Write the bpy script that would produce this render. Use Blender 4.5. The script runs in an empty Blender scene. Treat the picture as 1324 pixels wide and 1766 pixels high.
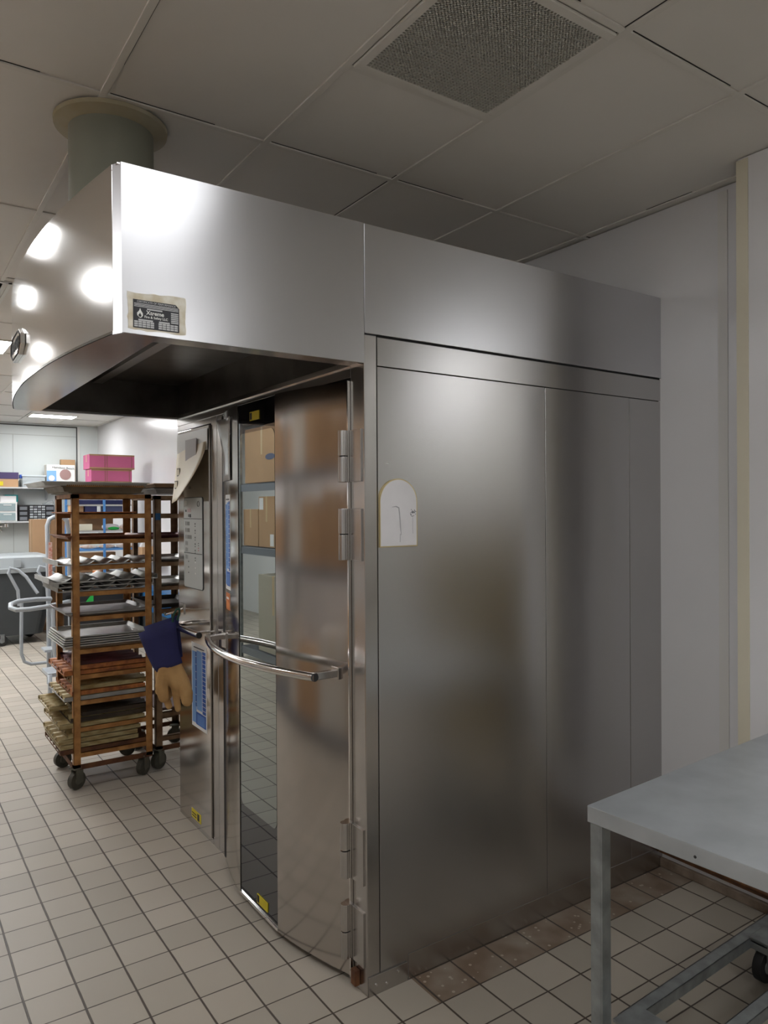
import bpy, bmesh, math, random
from mathutils import Vector, Matrix
random.seed(7)
PI = math.pi
C = bpy.context.scene.collection
SC = bpy.context.scene

# ------------------------------------------------------------------ camera
CX, CY, CZ = -1.4135, -2.1894, 1.72
YAW, PITCH, ROLL, FPX = 0.9713, -0.0041, -0.0056, 1279.47
cd = bpy.data.cameras.new('camera'); cam = bpy.data.objects.new('camera', cd); C.objects.link(cam)
fw = Vector((math.cos(YAW)*math.cos(PITCH), math.sin(YAW)*math.cos(PITCH), math.sin(PITCH)))
rt = fw.cross(Vector((0, 0, 1))).normalized(); up = rt.cross(fw)
r2 = rt*math.cos(ROLL) + up*math.sin(ROLL); u2 = -rt*math.sin(ROLL) + up*math.cos(ROLL)
cam.matrix_world = Matrix(((r2.x, u2.x, -fw.x, CX), (r2.y, u2.y, -fw.y, CY), (r2.z, u2.z, -fw.z, CZ), (0, 0, 0, 1)))
cd.sensor_fit = 'VERTICAL'; cd.sensor_height = 36.0; cd.lens = FPX*36.0/1766.0
cd.clip_start = 0.05; cd.clip_end = 60
SC.camera = cam
# ------------------------------------------------------------------ world, exposure
w = bpy.data.worlds.new('world'); SC.world = w; w.use_nodes = True
w.node_tree.nodes['Background'].inputs[0].default_value = (0.9, 0.95, 1.0, 1)
w.node_tree.nodes['Background'].inputs[1].default_value = 0.05
SC.view_settings.view_transform = 'Standard'; SC.view_settings.look = 'None'
SC.view_settings.exposure = 0.78; SC.view_settings.gamma = 1.0
SC.view_settings.use_curve_mapping = False
# ceiling light fixtures, among them added unseen fill lights: x0, x1, y0, y1, emission strength, label
LIGHTS = [
 (-1.05, -0.45, 4.66, 5.26, 30, 'lit square ceiling panel light over the aisle, left edge of the photo'),
 (0.45, 1.10, 9.60, 9.98, 26, 'long lit ceiling light near the far wall, under the hood edge'),
 (-1.37, -0.77, 7.10, 8.30, 26, 'lit ceiling light over the far end of the aisle'),
 (-1.38, -1.16, 1.72, 2.26, 17, 'narrow lit ceiling light nearest the far half of the curved hood'),
 (-1.38, -1.16, 2.94, 3.46, 17, 'narrow lit ceiling light further along the aisle past the curved hood'),
 (-2.36, -2.12, 2.06, 2.56, 17, 'narrow lit ceiling light over the shelving across the aisle'),
 (-2.18, -1.94, 4.62, 5.14, 17, 'narrow lit ceiling light at the far end of the shelving across the aisle'),
 (-1.97, -1.37, -1.97, -0.77, 7.5, 'lit ceiling light directly above the viewpoint'),
 (-2.58, -1.97, 6.00, 7.20, 20, 'lit ceiling light over the far storage shelves'),
 (-3.78, -3.18, -4.38, -3.18, 6, 'added unseen fill light to the left behind the viewpoint'),  # added fill, set far back so it leaves no glare on the door
 (-3.78, -3.18, 0.45, 1.65, 12, 'added unseen fill light far to the left across the aisle'),  # added fill that brightens the left wall mirrored in the curved hood
 (-0.77, -0.17, -1.37, -0.77, 3.3, 'lit ceiling light just in front of the side of the hood, above the frame'),
 (0.44, 1.04, -4.98, -3.78, 8, 'added unseen fill light behind the viewpoint, to the right'),  # added fill, lights the back of the room that the oven side mirrors
 (3.20, 3.80, -4.38, -3.18, 7, 'added unseen fill light in the far right corner behind the viewpoint'),  # added fill, lifts the far right wall to brighten the side panel
 (2.24, 2.84, -0.95, -0.35, 9, 'added unseen fill light in the open area right of the white wall column'),  # added fill for the wall, table and floor at the right
]
ZC = 3.1375

# ------------------------------------------------------------------ material helpers
MATS = {}
def srgb(r, g, b):
    f = lambda c: (c/255/12.92) if c/255 <= 0.04045 else (((c/255)+0.055)/1.055)**2.4
    return (f(r), f(g), f(b), 1)
def mat(name, col, rough=0.5, metal=0.0, spec=0.5, coat=0.0, emit=None, es=0, noise=0.0, nscale=8.0, bump=0.0, bscale=60.0, aniso=0.0, alpha=None, trans=0.0, stretch=None, col2=None, bdist=0.002, rvar=0.0):
    if name in MATS: return MATS[name]
    m = bpy.data.materials.new(name); m.use_nodes = True; nt = m.node_tree
    b = nt.nodes['Principled BSDF']
    b.inputs['Base Color'].default_value = col; b.inputs['Roughness'].default_value = rough
    b.inputs['Metallic'].default_value = metal; b.inputs['Specular IOR Level'].default_value = spec
    b.inputs['Coat Weight'].default_value = coat; b.inputs['Coat Roughness'].default_value = 0.05
    b.inputs['Anisotropic'].default_value = aniso; b.inputs['Anisotropic Rotation'].default_value = 0.25 if aniso else 0.0
    b.inputs['Transmission Weight'].default_value = trans
    if alpha is not None: b.inputs['Alpha'].default_value = alpha
    if emit: b.inputs['Emission Color'].default_value = emit; b.inputs['Emission Strength'].default_value = es
    tc = nt.nodes.new('ShaderNodeTexCoord'); mp = nt.nodes.new('ShaderNodeMapping')
    nt.links.new(tc.outputs['Object'], mp.inputs['Vector'])
    if stretch: mp.inputs['Scale'].default_value = stretch
    if noise > 0 or col2:
        n = nt.nodes.new('ShaderNodeTexNoise'); n.inputs['Scale'].default_value = nscale; n.inputs['Detail'].default_value = 6
        nt.links.new(mp.outputs[0], n.inputs['Vector'])
        mx = nt.nodes.new('ShaderNodeMix'); mx.data_type = 'RGBA'
        c2 = col2 if col2 else tuple(c*(1-noise) for c in col[:3])+(1,)
        mx.inputs[6].default_value = col; mx.inputs[7].default_value = c2
        rp = nt.nodes.new('ShaderNodeMapRange'); rp.inputs[1].default_value = 0.35; rp.inputs[2].default_value = 0.65
        nt.links.new(n.outputs[0], rp.inputs[0]); nt.links.new(rp.outputs[0], mx.inputs[0])
        nt.links.new(mx.outputs[2], b.inputs['Base Color'])
        if rvar:
            r3 = nt.nodes.new('ShaderNodeMapRange'); r3.inputs[3].default_value = rough-rvar; r3.inputs[4].default_value = rough+rvar
            nt.links.new(n.outputs[0], r3.inputs[0]); nt.links.new(r3.outputs[0], b.inputs['Roughness'])
    if bump > 0:
        n2 = nt.nodes.new('ShaderNodeTexNoise'); n2.inputs['Scale'].default_value = bscale; n2.inputs['Detail'].default_value = 4
        nt.links.new(mp.outputs[0], n2.inputs['Vector'])
        bp = nt.nodes.new('ShaderNodeBump'); bp.inputs['Strength'].default_value = bump; bp.inputs['Distance'].default_value = bdist
        nt.links.new(n2.outputs[0], bp.inputs['Height']); nt.links.new(bp.outputs[0], b.inputs['Normal'])
    MATS[name] = m; return m

STEEL = mat('steel_side', (0.50, 0.49, 0.485, 1), 0.25, 1.0, aniso=0.72)
STEEL_HOOD = mat('steel_hood', (0.60, 0.60, 0.62, 1), 0.28, 1.0, aniso=0.6)
STEEL_CURVE = mat('steel_hood_curved', (0.62, 0.61, 0.59, 1), 0.14, 1.0, bump=0.14, bscale=1.5, bdist=0.012, stretch=(1, 1.6, 0.5))
STEEL_DOOR = mat('steel_door', (0.56, 0.53, 0.505, 1), 0.14, 1.0, nscale=5, noise=0.05, bump=0.02, bscale=2, bdist=0.01)
STEEL_FRAME = mat('steel_frame', (0.52, 0.50, 0.485, 1), 0.24, 1.0, noise=0.1, nscale=6)
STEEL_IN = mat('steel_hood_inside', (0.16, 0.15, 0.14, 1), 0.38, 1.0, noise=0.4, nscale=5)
CHROME = mat('polished_steel', (0.74, 0.72, 0.70, 1), 0.12, 1.0)
DARKGAP = mat('dark_gap', (0.01, 0.01, 0.01, 1), 0.8)
BLACKCAP = mat('black_rubber', (0.015, 0.015, 0.016, 1), 0.55)
GALV = mat('galvanised', (0.34, 0.365, 0.37, 1), 0.42, 0.55, noise=0.35, nscale=14, bump=0.1)
GALV_TOP = mat('table_zinc', (0.46, 0.49, 0.51, 1), 0.38, 0.45, noise=0.16, nscale=6, rvar=0.06)
ALU = mat('aluminium_tray', (0.60, 0.60, 0.58, 1), 0.38, 0.75, noise=0.2, nscale=9)
ALU_DULL = mat('dull_aluminium', (0.42, 0.41, 0.385, 1), 0.5, 0.4, noise=0.35, nscale=9)
RUST = mat('rusty_rack', srgb(184, 134, 76), 0.48, 0.1, col2=srgb(138, 90, 46), nscale=14, bump=0.15, bscale=40)
RUST_D = mat('dark_rust', srgb(74, 42, 24), 0.7, 0.1, col2=srgb(110, 70, 40), nscale=16, bump=0.2, bscale=50)
RUST_OR = mat('orange_rust_pan', srgb(186, 116, 60), 0.5, 0.15, col2=srgb(120, 66, 36), nscale=22, bump=0.15)
OLIVE = mat('oily_pan', srgb(176, 162, 122), 0.4, 0.2, col2=srgb(136, 114, 70), nscale=14, stretch=(1, 1, 3))
MAROON = mat('burnt_maroon_pan', srgb(58, 34, 36), 0.5, 0.2, col2=srgb(128, 74, 78), nscale=5)
BURNT = mat('burnt_dark_pan', srgb(66, 54, 40), 0.55, 0.2, col2=srgb(40, 32, 26), nscale=10)
CARD = mat('cardboard', srgb(184, 148, 112), 0.85, noise=0.1, nscale=3)
CARD_D = mat('cardboard_inner', srgb(150, 116, 84), 0.85, noise=0.1, nscale=3)
WHITE = mat('white_plastic', srgb(222, 222, 218), 0.45)
PAPER = mat('paper_white', srgb(226, 226, 226), 0.7)
CREAM = mat('cream_card', srgb(226, 216, 192), 0.6, noise=0.06, nscale=3)
CREAM_T = mat('card_sleeve', srgb(205, 206, 202), 0.3)
BLUE_L = mat('light_blue_print', srgb(120, 165, 222), 0.6)
BLUE_D = mat('blue_print', srgb(44, 92, 178), 0.6)
BLUE_P = mat('blue_shelf_paint', srgb(80, 140, 205), 0.5)
NAVY = mat('navy_fabric', srgb(40, 42, 92), 0.85, noise=0.25, nscale=7, bump=0.15, bscale=300)
NAVY_B = mat('navy_box', srgb(44, 50, 96), 0.6)
TAN = mat('tan_leather', srgb(196, 158, 106), 0.8, col2=srgb(170, 132, 84), nscale=9, bump=0.25, bscale=45, bdist=0.004)
TEAL = mat('teal_plastic', srgb(30, 130, 130), 0.5)
PINK = mat('pink_box', srgb(206, 104, 148), 0.6, noise=0.08, nscale=4)
YELLOW = mat('yellow_label', srgb(214, 196, 40), 0.5)
ORANGE = mat('orange_print', srgb(200, 110, 45), 0.5)
GREEN = mat('green_tag', srgb(30, 170, 70), 0.6)
GREEN_D = mat('green_loop', srgb(34, 74, 62), 0.8)
GREY_TUB = mat('grey_tub', srgb(58, 62, 64), 0.55, noise=0.2, nscale=4)
GREY_RIM = mat('grey_tub_rim', srgb(150, 156, 158), 0.5)
LADDER = mat('grey_paint', srgb(170, 176, 182), 0.4, noise=0.08)
BLACK_PL = mat('black_plastic', srgb(26, 26, 28), 0.4)
CLEAR = mat('clear_plastic', srgb(205, 214, 216), 0.15, alpha=0.45)
DUCTM = mat('painted_duct', srgb(126, 126, 112), 0.6, noise=0.08, nscale=3)
DUCTF = mat('duct_flange', srgb(168, 162, 142), 0.6, col2=srgb(160, 148, 118), nscale=5)
INK = mat('dark_ink', srgb(40, 40, 42), 0.6)
SILVER = mat('silver_ink', srgb(190, 190, 190), 0.5)
PLATEBK = mat('plate_black', srgb(46, 46, 50), 0.35, 0.2)
GLUE = mat('old_glue', srgb(226, 221, 208), 0.6, col2=srgb(200, 188, 162), nscale=28)
KEYPAD = mat('keypad_grey', srgb(176, 180, 178), 0.4)
KEYDISP = mat('keypad_display', srgb(120, 122, 120), 0.3)
BRASS = mat('brass_rim', srgb(206, 188, 140), 0.35, 0.5)
MARBLE = mat('white_marble_face', srgb(226, 224, 226), 0.25, noise=0.06, nscale=12)
WOODTRIM = mat('cream_trim', srgb(212, 205, 184), 0.5)
OLIVE_CAB = mat('olive_yellow_panel', srgb(126, 104, 34), 0.5, noise=0.1)
COPPER = mat('rusty_pipe', srgb(120, 78, 46), 0.5, 0.3, col2=srgb(84, 52, 32), nscale=20)
LAMP = mat('caster_grey', srgb(96, 94, 82), 0.6, noise=0.3)
BREAD = mat('bread_bag', srgb(214, 176, 150), 0.35, col2=srgb(236, 230, 226), nscale=18)
ORANGE_F = mat('orange_tub', srgb(232, 150, 90), 0.4)
BLUE_BIN = mat('blue_bin', srgb(36, 92, 140), 0.5)
SHELFW = mat('shelf_grey', srgb(196, 198, 198), 0.5)
WIRE = mat('wire_shelf', (0.55, 0.56, 0.56, 1), 0.35, 0.6)

# near-mirror dark window glass of the oven door
def glassmat(name, base, refl, tint):
    m = bpy.data.materials.new(name); m.use_nodes = True; nt = m.node_tree; nt.nodes.clear()
    o = nt.nodes.new('ShaderNodeOutputMaterial'); d = nt.nodes.new('ShaderNodeBsdfDiffuse'); d.inputs[0].default_value = base
    g = nt.nodes.new('ShaderNodeBsdfGlossy'); g.inputs['Roughness'].default_value = 0.006; g.inputs['Color'].default_value = tint
    x = nt.nodes.new('ShaderNodeMixShader'); x.inputs[0].default_value = refl
    nt.links.new(d.outputs[0], x.inputs[1]); nt.links.new(g.outputs[0], x.inputs[2]); nt.links.new(x.outputs[0], o.inputs[0])
    return m
GLASS = glassmat('tinted_window', (0.022, 0.027, 0.025, 1), 0.42, (0.82, 0.88, 0.86, 1))
GLASS_BK = glassmat('black_window_border', (0.008, 0.008, 0.009, 1), 0.22, (0.8, 0.82, 0.84, 1))

# ------------------------------------------------------------------ floor material (world-space tiles)
def floor_mat():
    m = bpy.data.materials.new('quarry_tile'); m.use_nodes = True; nt = m.node_tree; N = nt.nodes; L = nt.links
    b = N['Principled BSDF']; geo = N.new('ShaderNodeNewGeometry'); sp = N.new('ShaderNodeSeparateXYZ'); L.new(geo.outputs['Position'], sp.inputs[0])
    def M(op, a, c=None, d=None):
        n = N.new('ShaderNodeMath'); n.operation = op
        for i, v in enumerate((a, c, d)):
            if v is None: continue
            if isinstance(v, (int, float)): n.inputs[i].default_value = v
            else: L.new(v, n.inputs[i])
        return n.outputs[0]
    tx, ty = 0.1719, 0.1684
    wob = N.new('ShaderNodeTexNoise'); wob.inputs['Scale'].default_value = 2.3; L.new(geo.outputs['Position'], wob.inputs['Vector'])
    wv = M('MULTIPLY', M('SUBTRACT', wob.outputs[0], 0.5), 0.008)
    ux = M('DIVIDE', M('ADD', M('SUBTRACT', sp.outputs[0], 0.375), wv), tx); uy = M('DIVIDE', M('ADD', M('SUBTRACT', sp.outputs[1], 0.335), wv), ty)
    fx = M('FRACT', ux); fy = M('FRACT', uy); ix = M('FLOOR', ux); iy = M('FLOOR', uy)
    ex = M('MULTIPLY', M('MINIMUM', fx, M('SUBTRACT', 1.0, fx)), tx); ey = M('MULTIPLY', M('MINIMUM', fy, M('SUBTRACT', 1.0, fy)), ty)
    gn = N.new('ShaderNodeTexNoise'); gn.inputs['Scale'].default_value = 9; L.new(geo.outputs['Position'], gn.inputs['Vector'])
    wv2 = M('MULTIPLY', M('SUBTRACT', gn.outputs[0], 0.5), 0.0025)
    gx = M('SMOOTH_MIN', 1.0, M('MAXIMUM', 0.0, M('DIVIDE', M('SUBTRACT', M('ADD', ex, wv2), 0.0028), 0.0016)), 0.1)
    gy = M('SMOOTH_MIN', 1.0, M('MAXIMUM', 0.0, M('DIVIDE', M('SUBTRACT', M('ADD', ey, wv2), 0.0020), 0.0014)), 0.1)
    tile = M('MULTIPLY', M('MINIMUM', gx, 1.0), M('MINIMUM', gy, 1.0))
    cmb = N.new('ShaderNodeCombineXYZ'); L.new(ix, cmb.inputs[0]); L.new(iy, cmb.inputs[1])
    wn = N.new('ShaderNodeTexWhiteNoise'); wn.noise_dimensions = '2D'; L.new(cmb.outputs[0], wn.inputs[0])
    mx = N.new('ShaderNodeMix'); mx.data_type = 'RGBA'; mx.inputs[6].default_value = srgb(178, 170, 158); mx.inputs[7].default_value = srgb(164, 157, 146)
    L.new(wn.outputs[0], mx.inputs[0])
    # large stains
    sn = N.new('ShaderNodeTexNoise'); sn.inputs['Scale'].default_value = 1.6; sn.inputs['Detail'].default_value = 5; L.new(geo.outputs['Position'], sn.inputs['Vector'])
    m2 = N.new('ShaderNodeMix'); m2.data_type = 'RGBA'; m2.blend_type = 'MULTIPLY'; m2.inputs[7].default_value = (0.86, 0.84, 0.81, 1)
    L.new(M('MULTIPLY', M('GREATER_THAN', sn.outputs[0], 0), sn.outputs[0]), m2.inputs[0]); L.new(mx.outputs[2], m2.inputs[6])
    # greasy brown row of tiles along the oven side with pale specks
    row = M('MULTIPLY', M('MULTIPLY', M('GREATER_THAN', sp.outputs[1], -0.172), M('LESS_THAN', sp.outputs[1], 0.02)), M('GREATER_THAN', sp.outputs[0], 0.19))
    vor = N.new('ShaderNodeTexVoronoi'); vor.inputs['Scale'].default_value = 26; L.new(geo.outputs['Position'], vor.inputs['Vector'])
    rn = N.new('ShaderNodeTexNoise'); rn.inputs['Scale'].default_value = 7; L.new(geo.outputs['Position'], rn.inputs['Vector'])
    spk = M('LESS_THAN', vor.outputs[0], 0.16)
    m3 = N.new('ShaderNodeMix'); m3.data_type = 'RGBA'; m3.inputs[6].default_value = srgb(118, 100, 84); m3.inputs[7].default_value = srgb(172, 158, 142)
    L.new(spk, m3.inputs[0])
    m4 = N.new('ShaderNodeMix'); m4.data_type = 'RGBA'; L.new(M('MULTIPLY', row, M('MULTIPLY', rn.outputs[0], 1.55)), m4.inputs[0]); L.new(m2.outputs[2], m4.inputs[6]); L.new(m3.outputs[2], m4.inputs[7])
    m4.clamp_factor = True
    mg = N.new('ShaderNodeMix'); mg.data_type = 'RGBA'; mg.inputs[6].default_value = srgb(72, 64, 56); L.new(m4.outputs[2], mg.inputs[7]); L.new(tile, mg.inputs[0])
    L.new(mg.outputs[2], b.inputs['Base Color'])
    fine = N.new('ShaderNodeTexNoise'); fine.inputs['Scale'].default_value = 260; L.new(geo.outputs['Position'], fine.inputs['Vector'])
    bp = N.new('ShaderNodeBump'); bp.inputs['Strength'].default_value = 0.6; bp.inputs['Distance'].default_value = 0.003
    L.new(M('ADD', tile, M('MULTIPLY', fine.outputs[0], 0.12)), bp.inputs['Height']); L.new(bp.outputs[0], b.inputs['Normal'])
    b.inputs['Roughness'].default_value = 0.48; b.inputs['Specular IOR Level'].default_value = 0.35
    return m
FLOOR = floor_mat()
WALLM = mat('white_wall_panel', srgb(222, 221, 222), 0.22, spec=0.45, bump=0.22, bscale=90, bdist=0.0012, noise=0.03, nscale=2)
WALL_F = mat('far_wall_panel', srgb(214, 220, 218), 0.4, bump=0.1, bscale=90, bdist=0.001)
CEILM = mat('ceiling_vinyl', srgb(222, 218, 211), 0.6, noise=0.04, nscale=2, bump=0.08, bscale=200, bdist=0.001)
CEILBAR = mat('ceiling_bar', srgb(214, 210, 202), 0.45)
DIFFUSER = mat('light_diffuser', (1, 1, 1, 1), 0.5)

# ------------------------------------------------------------------ mesh builder
class MB:
    def __init__(s): s.bm = bmesh.new()
    def quad(s, pts, mi=0):
        f = s.bm.faces.new([s.bm.verts.new(p) for p in pts]); f.material_index = mi; return f
    def box(s, x0, x1, y0, y1, z0, z1, mi=0, M=None):
        p = [Vector((x, y, z)) for x in (x0, x1) for y in (y0, y1) for z in (z0, z1)]
        if M: p = [M @ q for q in p]
        v = [s.bm.verts.new(q) for q in p]
        for i in ((0, 1, 3, 2), (4, 6, 7, 5), (0, 4, 5, 1), (2, 3, 7, 6), (0, 2, 6, 4), (1, 5, 7, 3)):
            f = s.bm.faces.new([v[k] for k in i]); f.material_index = mi
        return s
    def prism(s, pts, axis, a, b, mi=0):
        # outline pts (2D) extruded along axis from a to b
        def P(p, t):
            if axis == 'x': return (t, p[0], p[1])
            if axis == 'y': return (p[0], t, p[1])
            return (p[0], p[1], t)
        A = [s.bm.verts.new(P(p, a)) for p in pts]; B = [s.bm.verts.new(P(p, b)) for p in pts]
        n = len(pts)
        for i in range(n):
            f = s.bm.faces.new((A[i], A[(i+1) % n], B[(i+1) % n], B[i])); f.material_index = mi
        for q in (A[::-1], B):
            f = s.bm.faces.new(q); f.material_index = mi
        return s
    def tube(s, path, r, n=12, mi=0, cap=True, close=False):
        path = [Vector(p) for p in path]; rings = []; N = len(path)
        rr = r if isinstance(r, (list, tuple)) else [r]*N
        prev = None
        for i, p in enumerate(path):
            if close: t = (path[(i+1) % N]-path[i-1]).normalized()
            elif i == 0: t = (path[1]-p).normalized()
            elif i == N-1: t = (p-path[i-1]).normalized()
            else: t = ((path[i+1]-p).normalized()+(p-path[i-1]).normalized()).normalized()
            if prev is None:
                a = Vector((0, 0, 1)) if abs(t.z) < 0.9 else Vector((1, 0, 0)); u = t.cross(a).normalized()
            else:
                u = (prev-t*prev.dot(t)).normalized()
            prev = u; v = t.cross(u)
            rings.append([s.bm.verts.new(p+(u*math.cos(2*PI*k/n)+v*math.sin(2*PI*k/n))*rr[i]) for k in range(n)])
        for i in range(N if close else N-1):
            A, B = rings[i], rings[(i+1) % N]
            for k in range(n):
                f = s.bm.faces.new((A[k], A[(k+1) % n], B[(k+1) % n], B[k])); f.smooth = True; f.material_index = mi
        if cap and not close:
            f = s.bm.faces.new(rings[0][::-1]); f.material_index = mi
            f = s.bm.faces.new(rings[-1]); f.material_index = mi
        return s
    def cyl(s, c, r, h, axis='z', n=24, mi=0):
        c = Vector(c); d = {'x': Vector((1, 0, 0)), 'y': Vector((0, 1, 0)), 'z': Vector((0, 0, 1))}[axis]
        return s.tube([c, c+d*h], r, n, mi)
    def build(s, name, material, parent=None, bevel=0, smooth=False, solid=0, remesh=0, subsurf=0):
        bmesh.ops.recalc_face_normals(s.bm, faces=s.bm.faces)
        for e in s.bm.edges:
            if len(e.link_faces) == 2 and e.calc_face_angle(0) > 0.6: e.smooth = False
        me = bpy.data.meshes.new(name); s.bm.to_mesh(me); s.bm.free()
        for mm in (material if isinstance(material, (list, tuple)) else [material]): me.materials.append(mm)
        o = bpy.data.objects.new(name, me); C.objects.link(o)
        if smooth:
            for p in me.polygons: p.use_smooth = True
        if solid:
            k = o.modifiers.new('s', 'SOLIDIFY'); k.thickness = solid; k.offset = 0
        if remesh:
            k = o.modifiers.new('r', 'REMESH'); k.mode = 'VOXEL'; k.voxel_size = remesh; k.use_smooth_shade = True
            k2 = o.modifiers.new('sm', 'SMOOTH'); k2.factor = 0.6; k2.iterations = 4
        if bevel:
            k = o.modifiers.new('b', 'BEVEL'); k.width = bevel; k.segments = 2; k.limit_method = 'ANGLE'
        if subsurf:
            k = o.modifiers.new('ss', 'SUBSURF'); k.levels = subsurf; k.render_levels = subsurf
        if parent: o.parent = parent; o.matrix_parent_inverse = Matrix.Translation(-parent.location) if not parent.rotation_euler.z else (Matrix.Translation(parent.location) @ parent.rotation_euler.to_matrix().to_4x4()).inverted()
        return o
def tag(o, label=None, cat=None, group=None, kind=None):
    if label: o['label'] = label
    if cat: o['category'] = cat
    if group: o['group'] = group
    if kind: o['kind'] = kind
    return o
def thing(name, loc, label, cat, group=None):
    o = bpy.data.objects.new(name, None); C.objects.link(o); o.location = loc; o.empty_display_size = 0.1
    return tag(o, label, cat, group)
def struct(mb, name, m, **k):
    return tag(mb.build(name, m, **k), kind='structure')
def copy_tree(o, parent=None, top=True):
    c = o.copy(); C.objects.link(c)
    if parent: c.parent = parent
    for ch in o.children: copy_tree(ch, c, False)
    return c
def lettering(txt, size, M, m, parent, name='lettering', depth=0.0006, bold=0.0):
    cu = bpy.data.curves.new(name, 'FONT'); cu.body = txt; cu.size = size; cu.extrude = depth; cu.offset = bold
    cu.align_x = 'CENTER'; cu.align_y = 'CENTER'
    t = bpy.data.objects.new('tmp', cu); C.objects.link(t)
    bpy.context.view_layer.update()
    me = bpy.data.meshes.new_from_object(t.evaluated_get(bpy.context.evaluated_depsgraph_get()))
    bpy.data.objects.remove(t); me.transform(M); me.materials.append(m)
    o = bpy.data.objects.new(name, me); C.objects.link(o)
    if parent: o.parent = parent; o.matrix_parent_inverse = Matrix.Translation(-parent.location)
    return o
def frameM(origin, xd, yd):
    x = Vector(xd).normalized(); y = Vector(yd).normalized(); z = x.cross(y)
    return Matrix(((x.x, y.x, z.x, origin[0]), (x.y, y.y, z.y, origin[1]), (x.z, y.z, z.z, origin[2]), (0, 0, 0, 1)))

# ================================================================== SETTING
XW = 1.69; YF = 10.95
struct(MB().box(-4.1, 4.0, -5.1, YF+0.1, -0.1, 0), 'floor', FLOOR)
struct(MB().box(-4.1, 4.0, -5.1, YF+0.1, ZC+0.004, ZC+0.1), 'ceiling', CEILM)
# ceiling grid bars
g = MB(); bw = 0.012
GX = [0.4364+0.602*k for k in range(-8, 6)]; GY = [0.436+1.204*k for k in range(-5, 9)]
for x in GX: g.box(x-bw, x+bw, -5.0, YF, ZC-0.003, ZC+0.004)
for y in GY:
    g.box(-4.0, 4.0, y-bw, y+bw, ZC-0.0025, ZC+0.0035)
g.box(-0.1656, 0.4364, -0.166-bw, -0.166+bw, ZC-0.0025, ZC+0.0035)
struct(g, 'trim_1', CEILBAR, bevel=0.001)
# thin dark gaps where panels sit uneven beside the bars
dg = MB(); rnd = random.Random(3)
for x in GX:
    for k in range(16):
        y = -4+rnd.random()*14; l = 0.15+rnd.random()*0.9
        sx = x+rnd.choice((-1, 1))*(bw+0.002)
        dg.box(sx-0.0016, sx+0.0016, y, y+l, ZC+0.0025, ZC+0.0042)
for y in GY:
    for x in GX:
        if rnd.random() < 0.75: dg.box(x+0.02, x+0.02+0.2+0.37*rnd.random(), y-bw-0.004, y-bw-0.001, ZC+0.0025, ZC+0.0042)
struct(dg, 'trim_2', DARKGAP)
# walls
struct(MB().box(XW, XW+0.1, -0.76, YF+0.1, 0, ZC), 'wall_right', WALLM)
struct(MB().box(1.50, 1.689, -0.72, -0.502, 0.45, ZC), 'wall_column', WALLM)
struct(MB().box(1.496, 1.53, -0.545, -0.496, 0.45, ZC-0.006), 'trim_3', WOODTRIM)
struct(MB().box(XW-0.006, XW, -0.345, -0.30, 0, ZC-0.02), 'trim_4', mat('wall_batten', srgb(214, 212, 208), 0.35))
struct(MB().box(-1.6, XW+0.1, YF, YF+0.1, 0, ZC), 'wall_far', WALL_F)
struct(MB().box(-4.1, -1.6, YF, YF+0.1, 0, ZC), 'wall_far_left', WALL_F)
struct(MB().box(-4.1, -4.0, -5.1, YF, 0, ZC), 'wall_left', WALLM)
struct(MB().box(-4.0, 4.0, -5.1, -5.0, 0, ZC), 'wall_back', mat('back_wall', srgb(196, 194, 190), 0.6))
struct(MB().box(4.0, 4.1, -5.1, 0.1, 0, ZC), 'wall_right_far', mat('back_wall', srgb(196, 194, 190), 0.6))
struct(MB().box(XW+0.1, 4.0, 0.0, 0.1, 0, ZC), 'wall_recess', mat('back_wall', srgb(196, 194, 190), 0.6))
# far wall trims: dark top seam, vertical seams, raised panel edge
struct(MB().box(-1.6, 1.36, YF-0.012, YF, ZC-0.040, ZC-0.022, 0).box(1.345, 1.36, YF-0.012, YF, 0, ZC-0.022, 0), 'trim_6', mat('dark_seam', srgb(70, 72, 70), 0.6))
struct(MB().box(1.362, 1.40, YF-0.02, YF, 0, ZC-0.02), 'trim_7', WHITE)
struct(MB().box(-1.6, 1.345, YF-0.004, YF, 2.945, 2.955).box(0.385, 0.395, YF-0.004, YF, 0, 2.95).box(-0.8, -0.79, YF-0.004, YF, 0, 2.95), 'trim_8', mat('soft_seam', srgb(186, 190, 186), 0.6))
# coved tile base and rusty pipe at the foot of the right wall
bs = MB()
y = -0.70
struct(MB().box(XW-0.02, XW, -0.76, 0.0, 0, 0.045), 'baseboard_right', mat('cove_tile', srgb(140, 126, 112), 0.5, col2=srgb(96, 78, 62), nscale=9), bevel=0.006)
tag(MB().tube([(1.655, -0.005, 0.100), (1.655, -0.35, 0.098), (1.655, -0.75, 0.094)], 0.012, 12).tube([(1.665, -0.005, 0.078), (1.665, -0.75, 0.074)], 0.006, 8).build('drain_pipe', COPPER), 'thin rusty copper pipe running along the foot of the white wall', 'pipe')
struct(MB().box(-0.1, 1.6, YF-0.03, YF, 0, 0.12), 'baseboard_far', mat('base_white', srgb(190, 192, 186), 0.5))

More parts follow.
